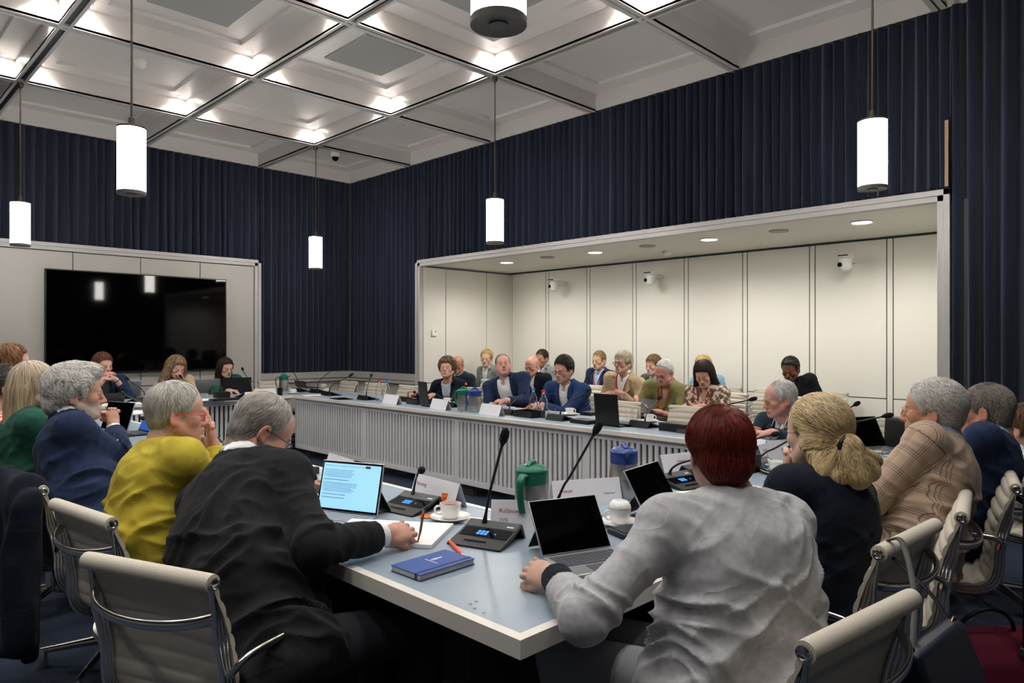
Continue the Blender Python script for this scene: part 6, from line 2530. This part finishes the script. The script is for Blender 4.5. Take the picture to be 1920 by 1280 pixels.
laptop(-1.52, 4.60, 62, 'silver laptop with black screen at the right end of the table', w_=.29, hh=.20, dp=.20, tilt=28, stand=True)
t = empty('eyeglasses', on(1672, 857, .012), .9, 'dark framed eyeglasses lying folded open in front of the right end laptop', 'eyeglasses')
b = MB()
for m in (-1, 1):
    b.tube([(m * .034 + .026 * math.cos(a), 0, .010 + .020 * math.sin(a)) for a in np.linspace(0, 2 * PI, 20)[:-1]], .0016, 6, closed=True)
    b.tube([(m * .060, 0, .014), (m * .066, .05, .008), (m * .05, .12, -.006)], .0014, 6)
b.tube([(-.009, 0, .014), (0, 0, .018), (.009, 0, .014)], .0014, 6)
b.build('frame', m_rim, t, smooth=60)
paper(rect_pts(*on(1698, 846)[:2], .21, .15, 40), 'white sheets beside the eyeglasses')
paper(rect_pts(*on(1650, 888)[:2], .24, .17, 70), 'grey closed folder near the checked jacket', m=mat('folder_grey', '8b8a88', rough=.6), th=.008, name='folder')
t = empty('handbag', (-1.33, 4.80, TZ), math.radians(160), 'black leather handbag standing on the right end of the table', 'handbag')
b = MB(); b.extrude_x([(-.06, 0), (.06, 0), (.045, .17), (.03, .185), (-.03, .185), (-.045, .17)], -.16, .16); b.build('bag_body', m_leather, t, bevel=.012, segs=3)
MB().tube(bez((-.08, 0, .18), (-.07, 0, .28), (.07, 0, .28), (.08, 0, .18), 16), .006, 8).build('bag_handle', m_leather, t, smooth=60)
MB().tube([(-.09, .035, .19), (-.105, .042, .16), (-.085, .046, .145)], .004, 6).build('gold_clasp', m_gold, t, smooth=60)

# ---- alcove side, left to right
laptop(*on(566, 727)[:2], 175, 'closed looking black laptop left of the room corner on the far table', w_=.36, hh=.10, dp=.2, tilt=20, silver=False)
jug(*on(532, 733)[:2], 160, True, 'steel vacuum jug with green lid at the far table corner')
card(497, 744, -75, 'white name card left of the far green lidded jug', [])
cup(*on(549, 738)[:2], 200, 'white upturned cup on a saucer at the far table corner', over=False)
o = MB().lathe([(.03, 0), (.036, .09), (.033, .09), (.028, .004)], 20, cap1=False).build('pen_cup', m_black, smooth=40, loc=on(525, 741)); tag(o, 'small black cup beside the far green lidded jug', 'pen cup')
mic(on(563, 734)[:2], 190, aty(549, 693, 4.9), 'microphone unit nearest the far green lidded jug')
mic(on(598, 736)[:2], 182, aty(623, 691, 4.85), 'microphone unit at the far table, neck pointing right, second from the green jug')
mic(on(621, 741)[:2], 180, aty(658, 703, 4.7), 'microphone unit at the far table, third from the green jug')
cup(*on(611, 736)[:2], 200, 'white cup between two microphone units on the far table', saucer=False)
cup(*on(606, 727)[:2], 200, 'white cup behind the third microphone unit from the green jug', saucer=False)
mic(on(690, 749)[:2], 180, aty(696, 704, 4.7), 'microphone unit left of the red capped bottle')
tumbler(*on(675, 738)[:2], 'drinking glass left of the two bottles on the far table')
paper(rect_pts(*on(640, 748)[:2], .26, .18, -8), 'thin black tablet lying flat on the far table', m=m_darkglass, th=.006, name='tablet')
paper(rect_pts(*on(590, 741)[:2], .21, .28, -20), 'white sheet near the far table corner')
bottle(*on(711, 752)[:2], m_rcap, 'clear water bottle with red cap on the far table left')
bottle(*on(725, 754)[:2], m_bcap, 'clear water bottle with blue cap right of the red capped one, far left')
card(735, 757, 175, 'white name card right of the far left bottles', [])
bx_thing('document_tray', *on(787, 757)[:2], 175, (.22, .20, .05), m_black, 'low black tray left of the upright black panel', 'tray', tray=True)
mic(on(768, 752)[:2], 178, aty(777, 735, 4.5), 'microphone unit with bent neck behind the left black tray', mid=aty(766, 735, 4.6))
laptop(*on(797, 762)[:2], 168, 'upright black panel of a laptop seen from behind, left of the short brown curls', w_=.20, hh=.245, dp=.12, tilt=6, silver=False)
card(826, 767, 172, 'white name card before the woman with short brown curls', [('Ministerie', .012, m_inkk, -.1, .05)])
cup(*on(838, 757)[:2], 220, 'white cup with red sachet before the woman with short brown curls', saucer=True)
mic(on(850, 762)[:2], 178, aty(877, 716, 4.8), 'microphone with red lit ring before the woman with short brown curls', lit=True)
jug(*on(869, 770)[:2], 100, True, 'steel vacuum jug with green lid standing beside a blue lidded one')
jug(*on(891, 772)[:2], 100, False, 'steel vacuum jug with blue lid beside the green lidded one')
card(922, 778, 174, 'white name card before the heavy man in navy', [('Koninkrijk', .012, m_inkk, -.1, .05)])
mic(on(957, 776)[:2], 178, aty(983, 736, 4.8), 'microphone unit with low curved neck before the heavy man in navy')
bx_thing('document_tray', *on(992, 781)[:2], 174, (.25, .16, .055), m_black, 'black tray in front of the blue and red capped bottles', 'tray', tray=True)
bottle(*on(1000, 777)[:2], m_bcap, 'clear water bottle with blue cap before the dark haired man')
bottle(*on(1019, 783)[:2], m_rcap, 'clear water bottle with red cap before the dark haired man')
tumbler(*on(1035, 784)[:2], 'drinking glass with red wrapper inside, right of the red capped bottle', red=True)
mic(on(1052, 787)[:2], 176, aty(1102, 732, 4.75), 'microphone unit before the dark haired man in blue, neck pointing right')
cup(*on(1068, 778)[:2], 200, 'white cup on a saucer before the dark haired man in blue')
bx_thing('document_box', *on(1096, 793)[:2], 176, (.20, .14, .03), m_black, 'flat black box left of the right black panel', 'box')
bx_thing('document_box', *on(1104, 778)[:2], 176, (.13, .10, .03), m_black, 'small black box behind the flat black box', 'box')
laptop(*on(1140, 799)[:2], 178, 'upright black panel of a laptop in front of the beige jacket', w_=.235, hh=.245, dp=.20, tilt=6, silver=False)
bx_thing('document_tray', *on(1172, 797)[:2], 176, (.20, .16, .02), m_black, 'low black tray right of the upright black panel', 'tray')
tumbler(*on(1180, 784)[:2], 'drinking glass right of the right black panel, left of a pair')
tumbler(*on(1190, 787)[:2], 'drinking glass right of the right black panel, right of a pair')
mic(on(1210, 800)[:2], 174, aty(1236, 746, 4.8), 'microphone unit before the white haired person in olive')
cup(*on(1217, 791)[:2], 200, 'white cup on a saucer behind the microphone before the olive shirt')
bx_thing('document_box', *on(1272, 808)[:2], 174, (.24, .16, .06), m_black, 'black box on the far table left of the dark red hair', 'box')

# ---- screen side
laptop(*on(232, 745)[:2], -92, 'silver blue laptop before the brown haired man', w_=.34, hh=.20, dp=.2, tilt=18)
laptop(*on(388, 737)[:2], -100, 'silver laptop left of the dark haired woman in green', w_=.30, hh=.18, dp=.2, tilt=14)
laptop(*on(444, 738)[:2], -100, 'dark grey laptop in front of the dark haired woman in green', w_=.34, hh=.20, dp=.2, tilt=10, silver=False)
paper(rect_pts(*on(235, 757)[:2], .30, .55, 0), 'loose white sheets before the brown haired man', name='paper_pad', th=.004)
paper(rect_pts(*on(380, 750)[:2], .30, .42, 0), 'loose white sheets left of the small black box', name='paper_pad', th=.004)
bx_thing('document_box', *on(416, 746)[:2], -90, (.16, .10, .07), m_black, 'small black box before the dark haired woman in green', 'box')
bx_thing('document_tray', *on(424, 750)[:2], -90, (.34, .14, .02), m_black, 'low black tray under the small black box', 'tray')
mic(on(463, 744)[:2], -80, atx(455, 692, -8.45), 'microphone with upright neck in front of the dark grey laptop')
mic(on(262, 753)[:2], -80, atx(239, 710, -8.5), 'microphone with neck leaning left, before the brown haired man')
mic(on(355, 748)[:2], -80, atx(339, 706, -8.5), 'microphone pointing at the woman with curly blond hair')
jug(*on(317, 748)[:2], 120, False, 'vacuum jug with blue lid before the woman with curly blond hair')
card(480, 750, -78, 'white name card right of the dark grey laptop')

# ---- near side, between the seated people
laptop(*on(212, 808)[:2], 18, 'black screened laptop in front of the navy blazer', w_=.31, hh=.21, dp=.2, tilt=18)
laptop(*on(272, 812)[:2], 5, 'small laptop with a deep blue display, partly behind the grey haired mustard shirt', w_=.26, hh=.16, dp=.18, tilt=24, screen=mat('screen_deep', '123a78', emit='1c66c8', es=.2), silver=False)
laptop(*on(213, 756)[:2], -92, 'small tablet with light blue display standing among papers on the screen side', w_=.20, hh=.12, dp=.1, tilt=30, screen=m_scr, cat='tablet computer', nm='tablet_computer', kb=False, silver=False)
mic(on(222, 765)[:2], 0, aty(229, 729, 1.82), 'microphone with upright neck beyond the fist at the mouth')
mic((-3.95, 1.62), 0, aty(232, 738, 1.75), 'microphone with low neck reaching right beyond the fist')
mic((-3.10, 1.60), 10, aty(268, 784, 1.66), 'microphone head just left of the mustard shirt person')
paper(rect_pts(*on(250, 775)[:2], .30, .30, 20), 'stack of white papers beyond the navy blazer sleeve', th=.01, name='paper_pad')

# ---- bags and the coat
t = empty('handbag', (-.475, 1.875, .46), math.radians(86), 'navy leather handbag hanging by its strap from a chair back', 'handbag')
b = MB(); b.extrude_x([(-.07, 0), (.07, 0), (.065, .14), (.02, .25), (-.02, .25), (-.065, .14)], -.15, .15); b.build('bag_body', m_navyl, t, bevel=.012, segs=3)
MB().tube(crom([(-.135, 0, .225), (.02, .05, .33), (.16, .125, .404), (.185, .16, .408), (.20, .185, .37), (.18, .07, .29), (.135, 0, .225)], 8), .006, 8, flat=(.5, 1.3)).build('bag_strap', m_leather, t, smooth=60)
for sx in (-1, 1):
    MB().tube([(sx * .135 + .018 * math.cos(a), 0, .235 + .022 * math.sin(a)) for a in np.linspace(0, 2 * PI, 18)[:-1]], .003, 6, closed=True).build('gold_ring', m_gold, t, smooth=60)
t = empty('tote_bag', (-.64, 3.20, 0), math.radians(48), 'burgundy canvas bag on the floor behind the right hand chairs', 'bag')
b = MB(); b.extrude_x([(-.10, 0), (.10, 0), (.09, .22), (.03, .30), (-.05, .28), (-.10, .2)], -.20, .20); b.build('bag_body', m_burg, t, bevel=.02, segs=3)
MB().box(-.205, .205, -.105, .105, 0.0, .045).build('dark_base', m_leather, t, bevel=.012)
MB().tube(bez((-.12, .0, .27), (-.1, -.04, .42), (.1, -.04, .42), (.12, .0, .27), 14), .008, 8).build('bag_handle', m_leather, t, smooth=60)
t = empty('strap', (-.515, 3.22, .26), 0, 'long black leather strap with eyelets hanging from a chair at the right edge', 'strap')
b = MB(); b.box(-.003, .003, -.02, .02, 0, .60); b.build('leather_band', m_leather, t, bevel=.002)
b = MB()
for k in range(9):
    b.ball((.004, 0, .06 + .06 * k), (.002, .004, .004), 8, 6)
b.build('eyelets', m_steel, t, smooth=180)
b = MB(); b.box(-.012, .012, -.03, .03, -.03, .0); b.build('buckle', m_steel, t, bevel=.003)

F = Field((-.34, -.22, .08), (.34, .16, .92), .0085)
F.box((0, -.0, .52), (.23, .035, .33), k=.0, rd=.03)
F.cone((-.19, .0, .835), (.19, .0, .835), .045, .045, k=.05)
F.cone((-.20, -.03, .78), (-.24, -.06, .20), .055, .06, k=.06)
F.cone((.20, -.03, .78), (.25, -.05, .30), .050, .05, k=.06)
F.ell((0, -.05, .55), (.17, .06, .36), k=.06)
F.ell((0, .03, .62), (.16, .03, .16), k=.03, op='sub')
Pn, Fc = F.mesh()
G = F.grad(Pn)
Pn = Pn + G * (.030 * noise3(np.stack([Pn[:, 0] * 22 + noise3(Pn * 5) * 1.2, Pn[:, 1] * 6, Pn[:, 2] * 2.4], 1)) + .006 * noise3(Pn * 14))[:, None]
root = empty('coat', (-3.34, .56, 0), math.radians(5), 'dark navy coat draped over a chair back at the left edge', 'coat')
np_mesh('coat_cloth', Pn, Fc, navy2, root)

# ---- held by the audience
o = MB().box(-.10, .10, -.13, .13, 0, .008).build('writing_tablet', m_mic, loc=aty(1208, 762, 6.12), bevel=.003)
o.rotation_euler = (.5, .1, .2)
tag(o, 'grey writing tablet held by the white haired person in olive', 'tablet')
o = MB().box(-.13, .13, -.10, .10, 0, .006).build('notepad', m_pape, loc=aty(1290, 772, 6.16), bevel=.001)
o.rotation_euler = (.15, .05, .1)
tag(o, 'open notepad on the lap of the person in the patterned blouse', 'notepad')
